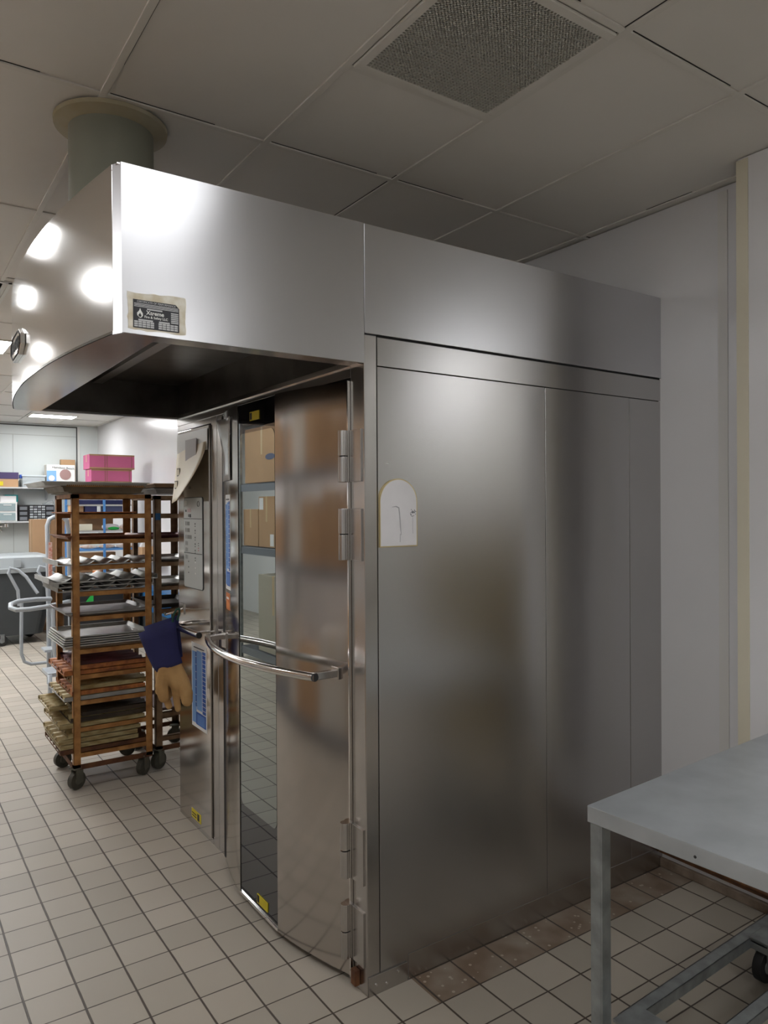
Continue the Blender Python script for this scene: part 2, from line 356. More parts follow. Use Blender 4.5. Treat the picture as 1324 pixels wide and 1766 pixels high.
# ------------------------------------------------------------------ ceiling fixtures
def fixture(x0, x1, y0, y1, es, label):
    t = thing('ceiling_light', ((x0+x1)/2, (y0+y1)/2, ZC), label, 'ceiling light')
    f = MB(); b = 0.022
    f.box(x0, x1, y0, y0+b, ZC-0.008, ZC+0.003).box(x0, x1, y1-b, y1, ZC-0.008, ZC+0.003).box(x0, x0+b, y0+b, y1-b, ZC-0.008, ZC+0.003).box(x1-b, x1, y0+b, y1-b, ZC-0.008, ZC+0.003)
    f.build('frame', CEILBAR, t)
    m = mat('lamp_%g' % es, (1, 1, 1, 1), 0.5, emit=(0.97, 0.985, 1.0, 1), es=es)
    MB().box(x0+b, x1-b, y0+b, y1-b, ZC-0.005, ZC+0.002).build('diffuser', m, t)
for a in LIGHTS: fixture(*a)
# white air diffuser seen at the left edge
t = thing('air_diffuser', (-1.0, 3.2, ZC), 'white square ceiling diffuser at the left edge, nearest the curved hood', 'air vent')
d = MB()
for k in range(4):
    s = 0.29-0.06*k; z = ZC-0.004-0.008*(k % 2)
    for (a0, a1, b0, b1) in ((-s, s, -s, -s+0.02), (-s, s, s-0.02, s), (-s, -s+0.02, -s, s), (s-0.02, s, -s, s)):
        d.box(-1.0+a0, -1.0+a1, 3.2+b0, 3.2+b1, z-0.006, z)
d.build('louvre', WHITE, t); MB().box(-1.29, -0.71, 2.91, 3.49, ZC-0.003, ZC+0.002).build('backing', WHITE, t)
# return grille near the camera
t = thing('ceiling_vent', (0.135, -0.47, ZC), 'grey egg-crate return air grille in white frame on the ceiling', 'air vent')
x0, x1, y0, y1 = -0.15, 0.42, -0.752, -0.182
f = MB(); b = 0.03
f.box(x0, x1, y0, y0+b, ZC-0.010, ZC).box(x0, x1, y1-b, y1, ZC-0.010, ZC).box(x0, x0+b, y0+b, y1-b, ZC-0.010, ZC).box(x1-b, x1, y0+b, y1-b, ZC-0.010, ZC)
f.build('frame', CEILBAR, t, bevel=0.002)
gr = MB(); n = 40
for k in range(1, n):
    xx = x0+b+(x1-x0-2*b)*k/n; gr.box(xx-0.0026, xx+0.0026, y0+b, y1-b, ZC-0.009, ZC+0.0)
    yy = y0+b+(y1-y0-2*b)*k/n; gr.box(x0+b, x1-b, yy-0.0026, yy+0.0026, ZC-0.009, ZC+0.0)
gr.build('grid', mat('grille_grey', srgb(196, 194, 186), 0.5), t)
MB().box(x0+b, x1-b, y0+b, y1-b, ZC-0.001, ZC+0.003).build('backing', mat('grille_back', srgb(62, 60, 58), 0.8), t)

# ================================================================== OVEN
L, W = 1.692, 1.961
ZT, ZB, ZF = 2.722, 2.336, 2.228
oven = thing('rack_oven', (0, 0, 0), 'large stainless steel rack oven with curved glass door beside the white wall', 'oven')
ov = lambda mb, n, m, **k: mb.build(n, m, oven, **k)
# inner carcass
ov(MB().box(0.03, L, 0.012, W-0.003, 0.0, ZT-0.06), 'carcass', mat('carcass_dark', srgb(60, 60, 58), 0.6, 0.5))
# corner post (front right), flat on both faces
ov(MB().box(0.0, 0.0545, 0.0, 0.088, 0.0, ZB-0.001), 'corner_post', STEEL_FRAME, bevel=0.003)
for (a, b_) in ((0.0575, 0.9045), (0.9065, 1.4575), (1.4595, L)):
    ov(MB().box(a, b_, 0.001, 0.02, 0.0, ZF-0.002), 'side_panel', STEEL, bevel=0.0015)
ov(MB().box(0.0575, L, 0.0, 0.02, ZF+0.001, ZB-0.006), 'side_rail', STEEL, bevel=0.001)
ov(MB().box(0.06, L, 0.004, 0.03, ZB-0.008, ZB+0.008), 'shadow_gap', DARKGAP)
ov(MB().box(0.002, L, -0.004, 0.02, ZB+0.002, ZT), 'header_panel', STEEL_HOOD, bevel=0.0015)
ov(MB().box(0.18, L, -0.0012, 0.002, 0.0, 0.092), 'kick_plate', STEEL, bevel=0.0005)
ov(MB().box(0.03, L-0.02, 0.02, W-0.02, ZT-0.02, ZT-0.004), 'roof_panel', STEEL_FRAME)
k = ov(MB().box(0.004, 0.172, -0.005, 0.001, 0.0, 0.068), 'corner_plate', STEEL_FRAME, bevel=0.001)
for (px, pz) in ((0.035, 0.035), (0.08, 0.025), (0.13, 0.05)):
    MB().cyl((px, -0.008, pz), 0.004, 0.004, 'y', 12).build('rivet', CHROME, k)
ov(MB().box(-0.022, -0.001, 0.045, 0.075, 0.02, 0.075), 'foot_bracket', RUST_D, bevel=0.002)
# front: lintel, frames, control bay
ov(MB().box(0.0, 0.02, 0.088, W, 2.195, 2.30), 'lintel', STEEL_FRAME, bevel=0.001)
ov(MB().box(-0.012, 0.0, 0.02, W, 2.232, 2.25), 'lintel_lip', CHROME)
ov(MB().box(0.004, 0.02, 1.295, 1.372, 0.0, 2.195), 'door_post', STEEL_FRAME, bevel=0.002)
ov(MB().box(0.004, 0.02, 1.376, 1.452, 0.0, 2.195), 'door_post', STEEL_FRAME, bevel=0.002)
ov(MB().box(0.004, 0.03, 1.93, W, 0.0, 2.195), 'door_post', STEEL_FRAME, bevel=0.002)
ov(MB().box(0.03, L, W-0.004, W, 0.0, ZB), 'left_side_panel', STEEL_FRAME)
ov(MB().box(0.004, 0.02, 1.452, 1.93, 2.165, 2.195), 'bay_frame', STEEL_FRAME); ov(MB().box(0.004, 0.02, 1.452, 1.93, 0.0, 0.028), 'bay_frame', STEEL_FRAME)
ov(MB().box(0.022, 0.03, 0.088, W-0.03, 0.0, 2.2), 'front_gap', DARKGAP)
cdoor = ov(MB().box(-0.006, 0.018, 1.459, 1.926, 0.034, 2.158), 'control_door', STEEL_DOOR, bevel=0.002)
# curved main door
YA, YB, SAG = 0.100, 1.285, 0.105
def dx(y):
    u = (y-(YA+YB)/2)/((YB-YA)/2); return -0.004-SAG*(1-u*u)
G0, G1 = 0.505, 0.875; DZ0, DZ1 = 0.028, 2.182
def curved(y0, y1, n):
    pts = [(dx(y0+(y1-y0)*i/n), y0+(y1-y0)*i/n) for i in range(n+1)]
    return pts
def door_skin(y0, y1, n, name, th=0.03):
    o = curved(y0, y1, n); inn = [(x+th, y) for x, y in o]
    mb = MB(); vs = []
    for (x, y) in o: vs.append((mb.bm.verts.new((x, y, DZ0)), mb.bm.verts.new((x, y, DZ1))))
    vi = []
    for (x, y) in inn: vi.append((mb.bm.verts.new((x, y, DZ0)), mb.bm.verts.new((x, y, DZ1))))
    for i in range(n):
        f = mb.bm.faces.new((vs[i][0], vs[i+1][0], vs[i+1][1], vs[i][1])); f.smooth = True
        f = mb.bm.faces.new((vi[i][0], vi[i][1], vi[i+1][1], vi[i+1][0])); f.smooth = True
        mb.bm.faces.new((vs[i][0], vi[i][0], vi[i+1][0], vs[i+1][0])); mb.bm.faces.new((vs[i][1], vs[i+1][1], vi[i+1][1], vi[i][1]))
    for i in (0, n): mb.bm.faces.new((vs[i][0], vs[i][1], vi[i][1], vi[i][0]))
    return mb
door = door_skin(YA, G0, 24, 'x').build('door', STEEL_DOOR, oven)
door_skin(G1, YB, 24, 'x').build('door_leaf', STEEL_DOOR, door)
MB().prism([(-0.06, G0), (-0.06, G1), (-0.03, YB-0.06), (0.015, YB-0.02), (0.015, YA+0.03), (-0.03, YA+0.08)][::-1], 'z', DZ0+0.01, DZ1-0.01).build('door_core', DARKGAP, door)
xg = (dx(G0)+dx(G1))/2
MB().box(xg+0.003, xg+0.02, G0+0.002, G1-0.002, DZ0+0.012, DZ1-0.004).build('window_border', GLASS_BK, door, bevel=0.001)
# rounded inner window pane
def rrect(y0, y1, z0, z1, r, n=8):
    p = []
    for (cy, cz, a0) in ((y1-r, z1-r, 0), (y0+r, z1-r, PI/2), (y0+r, z0+r, PI), (y1-r, z0+r, 3*PI/2)):
        for i in range(n+1):
            a = a0+PI/2*i/n; p.append((cy+r*math.cos(a), cz+r*math.sin(a)))
    return p
MB().prism(rrect(G0+0.006, G1-0.012, 0.43, 2.05, 0.035), 'x', xg+0.0015, xg+0.004).build('window_glass', GLASS, door)
MB().box(xg-0.002, xg+0.02, G0+0.0, G1, DZ0, DZ0+0.012).build('window_trim', CHROME, door); MB().box(xg-0.001, xg+0.01, G0, G1, DZ1-0.004, DZ1).build('window_trim', CHROME, door)
MB().box(-0.012, 0.01, YA-0.010, YA-0.003, DZ0, DZ1).build('door_edge', CHROME, door)
tag(MB().box(xg-0.0005, xg+0.0025, 0.655, 0.745, 2.098, 2.135).box(xg-0.0010, xg+0.002, 0.722, 0.742, 2.102, 2.131, 1).build('warning_label', [YELLOW, INK], door), 'yellow warning label at top of window')
tag(MB().box(xg-0.0005, xg+0.0025, 0.600, 0.700, 0.062, 0.100).box(xg-0.0010, xg+0.002, 0.678, 0.697, 0.066, 0.097, 1).build('warning_label', [YELLOW, INK], door), 'yellow warning label at foot of window')
# hinges
for (z0, z1) in ((1.818, 2.004), (1.536, 1.722), (0.385, 0.585), (0.095, 0.290)):
    h = MB().box(-0.006, 0.002, 0.015, 0.088, z0, z1).build('hinge', STEEL_FRAME, oven, bevel=0.001)
    zm = (z0+z1)/2
    for (a, b_) in ((z0, zm-0.002), (zm+0.002, z1)):
        MB().cyl((-0.020, 0.112, a), 0.0175, b_-a, 'z', 24).build('knuckle', STEEL_FRAME, h, bevel=0.001)
    MB().cyl((-0.020, 0.112, z0+0.004), 0.012, z1-z0-0.008, 'z', 16).build('pin', DARKGAP, h)
# door handle (bowed bar)
hz = 1.120
path = []
for i in range(25):
    y = 0.135+(1.175-0.135)*i/24; u = (y-0.655)/0.52
    path.append((-0.125-0.105*(1-u*u), y, hz))
hb = MB().tube(path, 0.0155, 20).build('door_handle', CHROME, door)
MB().cyl((path[0][0]-0.004, path[0][1]-0.004, hz-0.0), 0.0145, 0.006, 'y', 20).build('end_cap', BLACKCAP, hb)
MB().box(-0.13, -0.012, 0.150, 0.172, hz-0.016, hz+0.012).box(-0.032, -0.012, 0.135, 0.19, hz-0.022, hz+0.022).build('handle_bracket', STEEL_FRAME, hb, bevel=0.003)
MB().box(-0.135, -0.022, 1.13, 1.165, hz-0.012, hz+0.012).box(-0.06, -0.030, 1.12, 1.175, hz-0.055, hz+0.02).build('handle_bracket', STEEL_FRAME, hb, bevel=0.003)
# control-bay handle
p2 = [(-0.115, 1.325, 1.105), (-0.115, 1.45, 1.105), (-0.115, 1.60, 1.105), (-0.112, 1.66, 1.105), (-0.100, 1.70, 1.105), (-0.075, 1.725, 1.105), (-0.04, 1.735, 1.105), (-0.004, 1.738, 1.105)]
h2 = MB().tube(p2, 0.0155, 20).build('bay_handle', CHROME, cdoor)
MB().cyl((-0.115, 1.319, 1.105), 0.0148, 0.008, 'y', 20).build('end_cap', BLACKCAP, h2)
MB().cyl((-0.115, 1.40, 1.105), 0.006, 0.109, 'x', 12).build('handle_post', CHROME, h2)
# keypad
kp = MB().prism(rrect(1.548, 1.828, 1.300, 1.785, 0.015, 5), 'x', -0.0105, -0.006).build('keypad', KEYPAD, cdoor)
tag(kp, 'grey control keypad with small displays')
MB().prism(rrect(1.544, 1.832, 1.296, 1.789, 0.017, 5), 'x', -0.0085, -0.006).build('keypad_bezel', INK, kp)
dm = MB()
def kd(y0, y1, z0, z1, mi=0): dm.box(-0.0114, -0.0105, y0, y1, z0, z1, mi)
kd(1.552, 1.824, 1.671, 1.674, 1); kd(1.552, 1.824, 1.485, 1.488, 1)
for (z, n) in ((1.648, 1), (1.612, 1), (1.575, 2), (1.540, 0), (1.505, 0), (1.465, 0)):
    kd(1.80-0.062-(0.03 if n == 2 else 0)+(0.03 if n == 0 else 0), 1.775, z-0.012, z+0.009, 0); kd(1.79, 1.795, z-0.012, z+0.01, 1)
    for q in (1.0,): kd(1.648, 1.656, z-0.006, z+0.002, 1); kd(1.648, 1.656, z-0.018, z-0.013, 1)
kd(1.715, 1.770, 1.708, 1.728, 3); kd(1.745, 1.755, 1.682, 1.697, 1); kd(1.715, 1.735, 1.680, 1.698, 1); kd(1.785, 1.80, 1.71, 1.722, 1)
kd(1.795, 1.815, 1.742, 1.772, 2); kd(1.775, 1.785, 1.745, 1.770, 2)
for z in (1.545, 1.533): kd(1.600, 1.608, z-0.004, z, 1)
for z in (1.520, 1.508): kd(1.600, 1.608, z-0.005, z, 4)
for z in (1.44, 1.41, 1.38): kd(1.645, 1.657, z-0.004, z+0.004, 2); kd(1.75, 1.76, z-0.003, z+0.003, 1)
dm.build('key_marks', [KEYDISP, INK, WHITE, mat('dim_display', srgb(176, 150, 150), 0.4), mat('red_dot', srgb(190, 40, 50), 0.4)], kp)
MB().tube([(-0.0112, 1.602+0.014*math.cos(a*PI/8), 1.752+0.014*math.sin(a*PI/8)) for a in range(16)], 0.0015, 6, close=True).build('round_mark', INK, kp)
tag(MB().box(-0.0075, -0.006, 1.605, 1.742, 0.052, 0.100).box(-0.0080, -0.0074, 1.625, 1.655, 0.058, 0.094, 1).box(-0.0080, -0.0074, 1.67, 1.735, 0.062, 0.068, 1).box(-0.0080, -0.0074, 1.67, 1.735, 0.076, 0.082, 1).build('warning_label', [YELLOW, INK], cdoor), 'yellow warning label low on control bay')

# ------------------------------------------------------------------ exhaust hood
hood = thing('exhaust_hood', (-0.45, 0.98, 2.233), 'bow-fronted stainless steel exhaust hood projecting over the oven door', 'range hood')
HX, HZ0, HZ1 = -0.828, 2.233, 2.722
def hx(y):
    u = (y-W/2)/(W/2); return HX-0.012-0.088*(1-u*u)
hd = lambda mb, n, m, **k: mb.build(n, m, hood, **k)
hd(MB().box(HX, 0.0, -0.004, 0.0, HZ0, HZ1), 'side_sheet', STEEL_HOOD)
hd(MB().box(HX, 0.0, W-0.004, W, HZ0, HZ1), 'side_sheet', STEEL_HOOD)
# curved front sheet
mb = MB(); n = 48; a = []
for i in range(n+1):
    y = 0.03+(W-0.06)*i/n; x = hx(y)
    a.append([mb.bm.verts.new(p) for p in ((x, y, HZ0), (x, y, HZ1), (x+0.004, y, HZ1), (x+0.004, y, HZ0))])
for i in range(n):
    for k in range(4):
        f = mb.bm.faces.new((a[i][k], a[i+1][k], a[i+1][(k+1) % 4], a[i][(k+1) % 4])); f.smooth = (k in (0, 2))
for q in (a[0], a[-1]): mb.bm.faces.new(q)
hd(mb, 'front_sheet', STEEL_CURVE)
x0 = hx(0.03)
hd(MB().prism([(HX, -0.004), (x0-0.0005, 0.033), (x0+0.006, 0.036), (HX+0.006, 0.0)], 'z', HZ0-0.002, HZ1), 'corner_strip', STEEL_HOOD)
hd(MB().prism([(HX, W+0.0), (x0-0.0005, W-0.033), (x0+0.006, W-0.036), (HX+0.006, W-0.004)], 'z', HZ0, HZ1), 'corner_strip', STEEL_HOOD)
# underside flange: segment between arc and straight inner edge, plus end lips
arc = [(hx(0.03+(W-0.06)*i/n), 0.03+(W-0.06)*i/n) for i in range(n+1)]
XI = -0.715
hd(MB().prism([(HX, 0.0)]+arc+[(HX, W)]+[(XI, W), (XI, 0.0)], 'z', HZ0, HZ0+0.008), 'front_lip', mat('lip_steel', (0.62, 0.60, 0.57, 1), 0.16, 1.0, noise=0.1, nscale=5))
hd(MB().box(XI, -0.01, 0.0, 0.075, HZ0, HZ0+0.008), 'side_lip', STEEL_FRAME)
hd(MB().box(XI, -0.01, W-0.03, W, HZ0, HZ0+0.008), 'side_lip', STEEL_FRAME)
# inside of the hood
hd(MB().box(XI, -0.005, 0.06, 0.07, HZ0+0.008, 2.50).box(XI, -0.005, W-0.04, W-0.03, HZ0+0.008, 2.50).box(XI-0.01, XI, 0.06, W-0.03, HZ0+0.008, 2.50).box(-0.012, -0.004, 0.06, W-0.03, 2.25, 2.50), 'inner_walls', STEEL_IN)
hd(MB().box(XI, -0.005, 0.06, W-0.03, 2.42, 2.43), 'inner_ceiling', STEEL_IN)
for x in (-0.60, -0.47):
    hd(MB().box(x, x+0.05, 0.07, W-0.05, 2.395, 2.42), 'baffle_rail', mat('baffle', (0.35, 0.33, 0.31, 1), 0.3, 1.0))
hd(MB().cyl((-0.30, 0.62, 2.385), 0.010, 0.04, 'z', 12), 'nozzle', mat('brass_nozzle', srgb(120, 84, 40), 0.4, 0.8))
hd(MB().box(HX-0.01, 0.0, 0.0, W, HZ1-0.006, HZ1-0.002), 'top_sheet', STEEL_FRAME)
# oval maker's badge on the curved front
by = 1.165; bx = hx(by); slope = (hx(by+0.01)-hx(by-0.01))/0.02
Mb = frameM((bx-0.008, by, 2.395), (-slope, -1, 0), (0, 0, 1))
bd = MB(); pts = [(-0.165, -0.02), (-0.165, 0.02), (-0.10, 0.052), (0.10, 0.052), (0.165, 0.02), (0.165, -0.02), (0.10, -0.052), (-0.10, -0.052)]
A = [bd.bm.verts.new(Mb @ Vector((p[0], p[1], -0.01))) for p in pts]; B = [bd.bm.verts.new(Mb @ Vector((p[0], p[1], 0.008))) for p in pts]
for i in range(8): bd.bm.faces.new((A[i], A[(i+1) % 8], B[(i+1) % 8], B[i]))
bd.bm.faces.new(A[::-1]); bd.bm.faces.new(B)
badge = bd.build('badge', CHROME, hood, bevel=0.003)
bl = MB()
for (sx, tx_) in ((0.93, 0.0),):
    q = [Mb @ Vector((p[0]*0.9, p[1]*0.84, 0.0095)) for p in pts]
    bl.tube(q, 0.0018, 6, close=True)
bl.build('badge_rim', INK, badge)
lettering('BAXTER', 0.062, Mb @ Matrix.Translation((0, 0, 0.009)), INK, badge, 'badge_lettering')
# inspection plate with its glue patch on the hood's side
rr = random.Random(5)
edge = []
for (ax, az, bx_, bz) in ((-0.812, 2.246, -0.812, 2.350), (-0.812, 2.352, -0.640, 2.358), (-0.640, 2.356, -0.640, 2.250), (-0.640, 2.247, -0.812, 2.243)):
    for i in range(9):
        t_ = i/9; edge.append((ax+(bx_-ax)*t_+rr.uniform(-.0022, .0022), az+(bz-az)*t_+rr.uniform(-.0022, .0022)))
gp = MB().prism(edge, 'y', -0.0048, -0.0038).build('glue_patch', GLUE, hood)
tag(gp, 'dried cream glue patch around plate')
pl = MB().prism([(-0.797, 2.251), (-0.797, 2.333), (-0.672, 2.333), (-0.661, 2.322), (-0.661, 2.251)], 'y', -0.0062, -0.0046).build('inspection_plate', PLATEBK, hood)
tag(pl, 'black and silver inspection plate')
FM = lambda x, z: frameM((x, -0.0064, z), (1, 0, 0), (0, 0, 1))
pm = MB()
def pb(x0, x1, z0, z1, mi=0): pm.box(x0, x1, -0.0066, -0.0060, z0, z1, mi)
for z in (2.3205, 2.3165, 2.3125): pb(-0.794, -0.664, z, z+0.002)
for i in range(11):
    for j in range(3):
        x = -0.794+i*0.0118; z = 2.254+j*0.0063
        if i == 5: continue
        pb(x, x+0.0102, z, z+0.0048)
for j in range(6): pb(-0.686, -0.664, 2.276+j*0.0055, 2.2795+j*0.0055)
pb(-0.757, -0.712, 2.306, 2.310)
pb(-0.782, -0.740, 2.2725, 2.277); pb(-0.722, -0.690, 2.2725, 2.277)
pm.build('plate_marks', SILVER, pl)
lettering('CERTIFICATE OF PERFORMANCE', 0.0078, FM(-0.729, 2.3275), SILVER, pl)
lettering('Xtreme', 0.0165, FM(-0.733, 2.2975), WHITE, pl, bold=0.0003)
lettering('Fire & Safety LLC', 0.0098, FM(-0.730, 2.285), WHITE, pl, bold=0.0001)
fl = [(-0.778, 2.281), (-0.785, 2.287), (-0.786, 2.294), (-0.780, 2.301), (-0.777, 2.309), (-0.774, 2.301), (-0.769, 2.294), (-0.769, 2.287), (-0.774, 2.281)]
MB().prism(fl, 'y', -0.0066, -0.0058).prism([(-0.779+(a+0.779)*0.5-0.0+0.0005, 2.283+(b-2.281)*0.45) for a, b in fl], 'y', -0.0070, -0.0064, 1).build('flame_mark', [WHITE, INK], pl)

# exhaust duct
DCX, DCY = -0.690, 0.635
t = thing('exhaust_duct', (DCX, DCY, HZ1), 'round grey-green painted exhaust duct rising from the hood to the ceiling', 'duct')
MB().cyl((DCX, DCY, HZ1-0.0), 0.148, ZC-HZ1, 'z', 64).build('pipe', DUCTM, t)
mb = MB(); seg = 64; rin, rout = 0.148, 0.197; ri = []
for k in range(seg):
    c, s = math.cos(2*PI*k/seg), math.sin(2*PI*k/seg)
    ri.append([mb.bm.verts.new((DCX+c*r_, DCY+s*r_, z)) for r_, z in ((rin, ZC-0.032), (rout, ZC-0.018), (rout+0.002, ZC-0.004), (rin, ZC-0.004))])
for k in range(seg):
    for j in range(4): mb.bm.faces.new((ri[k][j], ri[(k+1) % seg][j], ri[(k+1) % seg][(j+1) % 4], ri[k][(j+1) % 4]))
mb.build('flange', DUCTF, t, smooth=False)

# ------------------------------------------------------------------ notices, placard
def poster(name, label, X, y0, y1, z0, z1, kind, curved_=False, cat='notice'):
    t = thing(name, (X, (y0+y1)/2, z0), label, cat)
    e = 0.0012
    def bx(p0, p1, q0, q1, lay, mi, mb):
        # p: fraction from right (y0) ; build in small strips so it follows the bowed door
        ys = [y0+(y1-y0)*(p0+(p1-p0)*i/6) for i in range(7)] if curved_ else [y0+(y1-y0)*p0, y0+(y1-y0)*p1]
        for a_, b_ in zip(ys[:-1], ys[1:]):
            xa = (dx(a_) if curved_ else X)-e-lay*0.0005; xb = (dx(b_) if curved_ else X)-e-lay*0.0005
            za, zb = z0+(z1-z0)*q0, z0+(z1-z0)*q1
            v = [mb.bm.verts.new(p) for p in ((xa, a_, za), (xb, b_, za), (xb, b_, zb), (xa, a_, zb), (xa+0.001, a_, za), (xb+0.001, b_, za), (xb+0.001, b_, zb), (xa+0.001, a_, zb))]
            for i_ in ((0, 1, 2, 3), (4, 7, 6, 5), (0, 4, 5, 1), (2, 6, 7, 3), (0, 3, 7, 4), (1, 5, 6, 2)):
                f = mb.bm.faces.new([v[k_] for k_ in i_]); f.material_index = mi
    s = MB(); bx(0, 1, 0, 1, 0, 0, s); s.build('sheet', PAPER, t)
    m = MB()
    if kind == 'chart':
        bx(0.68, 0.96, 0.05, 0.90, 1, 0, m); bx(0.30, 0.65, 0.22, 0.92, 1, 0, m); bx(0.66, 0.73, 0.25, 0.90, 2, 1, m)
        bx(0.06, 0.27, 0.20, 0.93, 1, 1, m); bx(0.05, 0.70, 0.04, 0.19, 2, 1, m)
        for i in range(14): bx(0.06, 0.27, 0.24+0.05*i, 0.244+0.05*i, 3, 2, m)
        for i in range(9): bx(0.12, 0.62, 0.055+0.013*i, 0.060+0.013*i, 3, 0, m)
        for i in range(7): bx(0.66, 0.73, 0.30+0.09*i, 0.305+0.09*i, 3, 2, m)
        bx(0.15, 0.85, 0.945, 0.957, 2, 3, m)
    elif kind == 'orange':
        bx(0, 1, 0, 1, 1, 4, m); bx(0.25, 0.85, 0.62, 0.75, 2, 2, m)
        for i in range(5): bx(0.12+0.15*i, 0.20+0.15*i, 0.10, 0.42+0.03*i, 2, 5, m)
    m.build('print', [BLUE_L, BLUE_D, PAPER, INK, ORANGE, mat('bread_print', srgb(226, 150, 80), 0.5)], t)
    return t
poster('notice_sheet', 'blue and white printed chart taped low on the control bay, beside the gloves', -0.006, 1.508, 1.727, 0.556, 1.006, 'chart')
poster('notice_sheet', 'blue and white printed chart on the bowed door left of the window', 0, 1.010, 1.125, 1.350, 1.790, 'chart', True)
poster('picture_card', 'small orange picture card of bread under the blue door chart', 0, 1.022, 1.118, 1.256, 1.334, 'orange', True, 'card')
# blank glossy sheet curling on the door above the chart
mb = MB()
for i in range(9):
    pass
vs = []
for j in range(10):
    q = j/9; row = []
    for i in range(7):
        p = i/6; y = 0.985+0.20*p; z = 2.145-0.29*q
        curl = 0.035*max(0, p-0.55)*max(0, 0.5-q)*4+0.006
        row.append(mb.bm.verts.new((dx(y)-curl, y, z)))
    vs.append(row)
for j in range(9):
    for i in range(6):
        f = mb.bm.faces.new((vs[j][i], vs[j][i+1], vs[j+1][i+1], vs[j+1][i])); f.smooth = True
tag(mb.build('plastic_sleeve', mat('sleeve_gloss', srgb(196, 198, 198), 0.12, spec=0.8), solid=0.001), 'blank glossy sleeve curling on the door, above the blue chart', 'sleeve')
# manila folder with curling card hanging at the top of the control bay
t = thing('hanging_folder', (-0.02, 1.7, 1.80), 'cream card folder taped at the top of the control bay, curling outwards', 'folder')
mb = MB(); vs = []
for j in range(13):
    q = j/12; row = []
    for i in range(9):
        p = i/8
        yr = 1.475+0.14*max(0, q-0.25)**1.3*1.9       # right edge drifts left as it curls
        y = yr+(1.925-yr)*p
        z = 2.105-0.335*q-0.012*p
        x = -0.010-0.10*(q**1.5)*(0.35+0.65*(1-p))
        row.append(mb.bm.verts.new((x, y, z)))
    vs.append(row)
for j in range(12):
    for i in range(8):
        f = mb.bm.faces.new((vs[j][i], vs[j][i+1], vs[j+1][i+1], vs[j+1][i])); f.smooth = True; f.material_index = 0
mb.build('card', [CREAM], t, solid=0.0015)
MB().box(-0.0135, -0.0105, 1.462, 1.925, 2.03, 2.142).build('top_sleeve', CREAM_T, t)
MB().box(-0.022, -0.0185, 1.60, 1.765, 1.985, 2.10).build('clear_pocket', mat('pocket', srgb(190, 188, 190), 0.2), t)
for (y, z, x_) in ((1.86, 1.93, -0.030), (1.86, 1.86, -0.043)):
    mb = MB(); mb.box(x_, x_+0.003, y-0.025, y+0.022, z-0.022, z+0.022, 0).box(x_-0.0015, x_, y-0.019, y+0.016, z-0.016, z+0.016, 1)
    mb.build('printed_mark', [mat('mark_grey', srgb(120, 116, 106), 0.6), CREAM], t)
# arched placard on the side panel
t = thing('arched_placard', (0.142, -0.004, 1.586), 'white marbled arch-shaped placard with thin gold rim on the oven side', 'placard')
def arch(x0, x1, z0, zt, n=20):
    r_ = (x1-x0)/2; cx_ = (x0+x1)/2; zc = zt-r_
    return [(x1, z0), (x1, zc)]+[(cx_+r_*math.cos(PI*i/n), zc+r_*math.sin(PI*i/n)) for i in range(1, n)]+[(x0, zc), (x0, z0)]
MB().prism(arch(0.060, 0.226, 1.583, 1.829), 'y', -0.007, 0.001).build('rim', BRASS, t)
MB().prism(arch(0.063, 0.2215, 1.587, 1.8255), 'y', -0.0082, -0.0068).build('face', MARBLE, t)
gm = mat('grey_vein', srgb(170, 168, 172), 0.5); gm2 = mat('dark_vein', srgb(120, 120, 126), 0.5)
mb = MB()
mb.tube([(0.112, -0.0084, 1.727), (0.13, -0.0084, 1.729), (0.142, -0.0084, 1.724), (0.145, -0.0084, 1.70), (0.148, -0.0084, 1.66), (0.152, -0.0084, 1.625)], [0.0006, 0.002, 0.0022, 0.002, 0.0022, 0.0008], 6)
mb.tube([(0.148, -0.0084, 1.63), (0.147, -0.0084, 1.60)], 0.0012, 6, 0)
for i in range(26):
    a_ = rr.random()*6.28; r_ = rr.random()*0.014; mb.box(0.203+math.cos(a_)*r_, 0.203+math.cos(a_)*r_+0.004, -0.0087, -0.0080, 1.705+math.sin(a_)*r_, 1.7075+math.sin(a_)*r_, 1)
mb.tube([(0.204, -0.0084, 1.69), (0.203, -0.0084, 1.65), (0.205, -0.0084, 1.63)], 0.0006, 6, 0)
mb.build('vein_marks', [gm, gm2], t)
tag(MB().box(0.094, 0.105, -0.0016, -0.0004, 1.881, 1.8835).build('paper_scrap', WHITE), 'tiny white scrap stuck on the oven side above the arched placard', 'scrap')

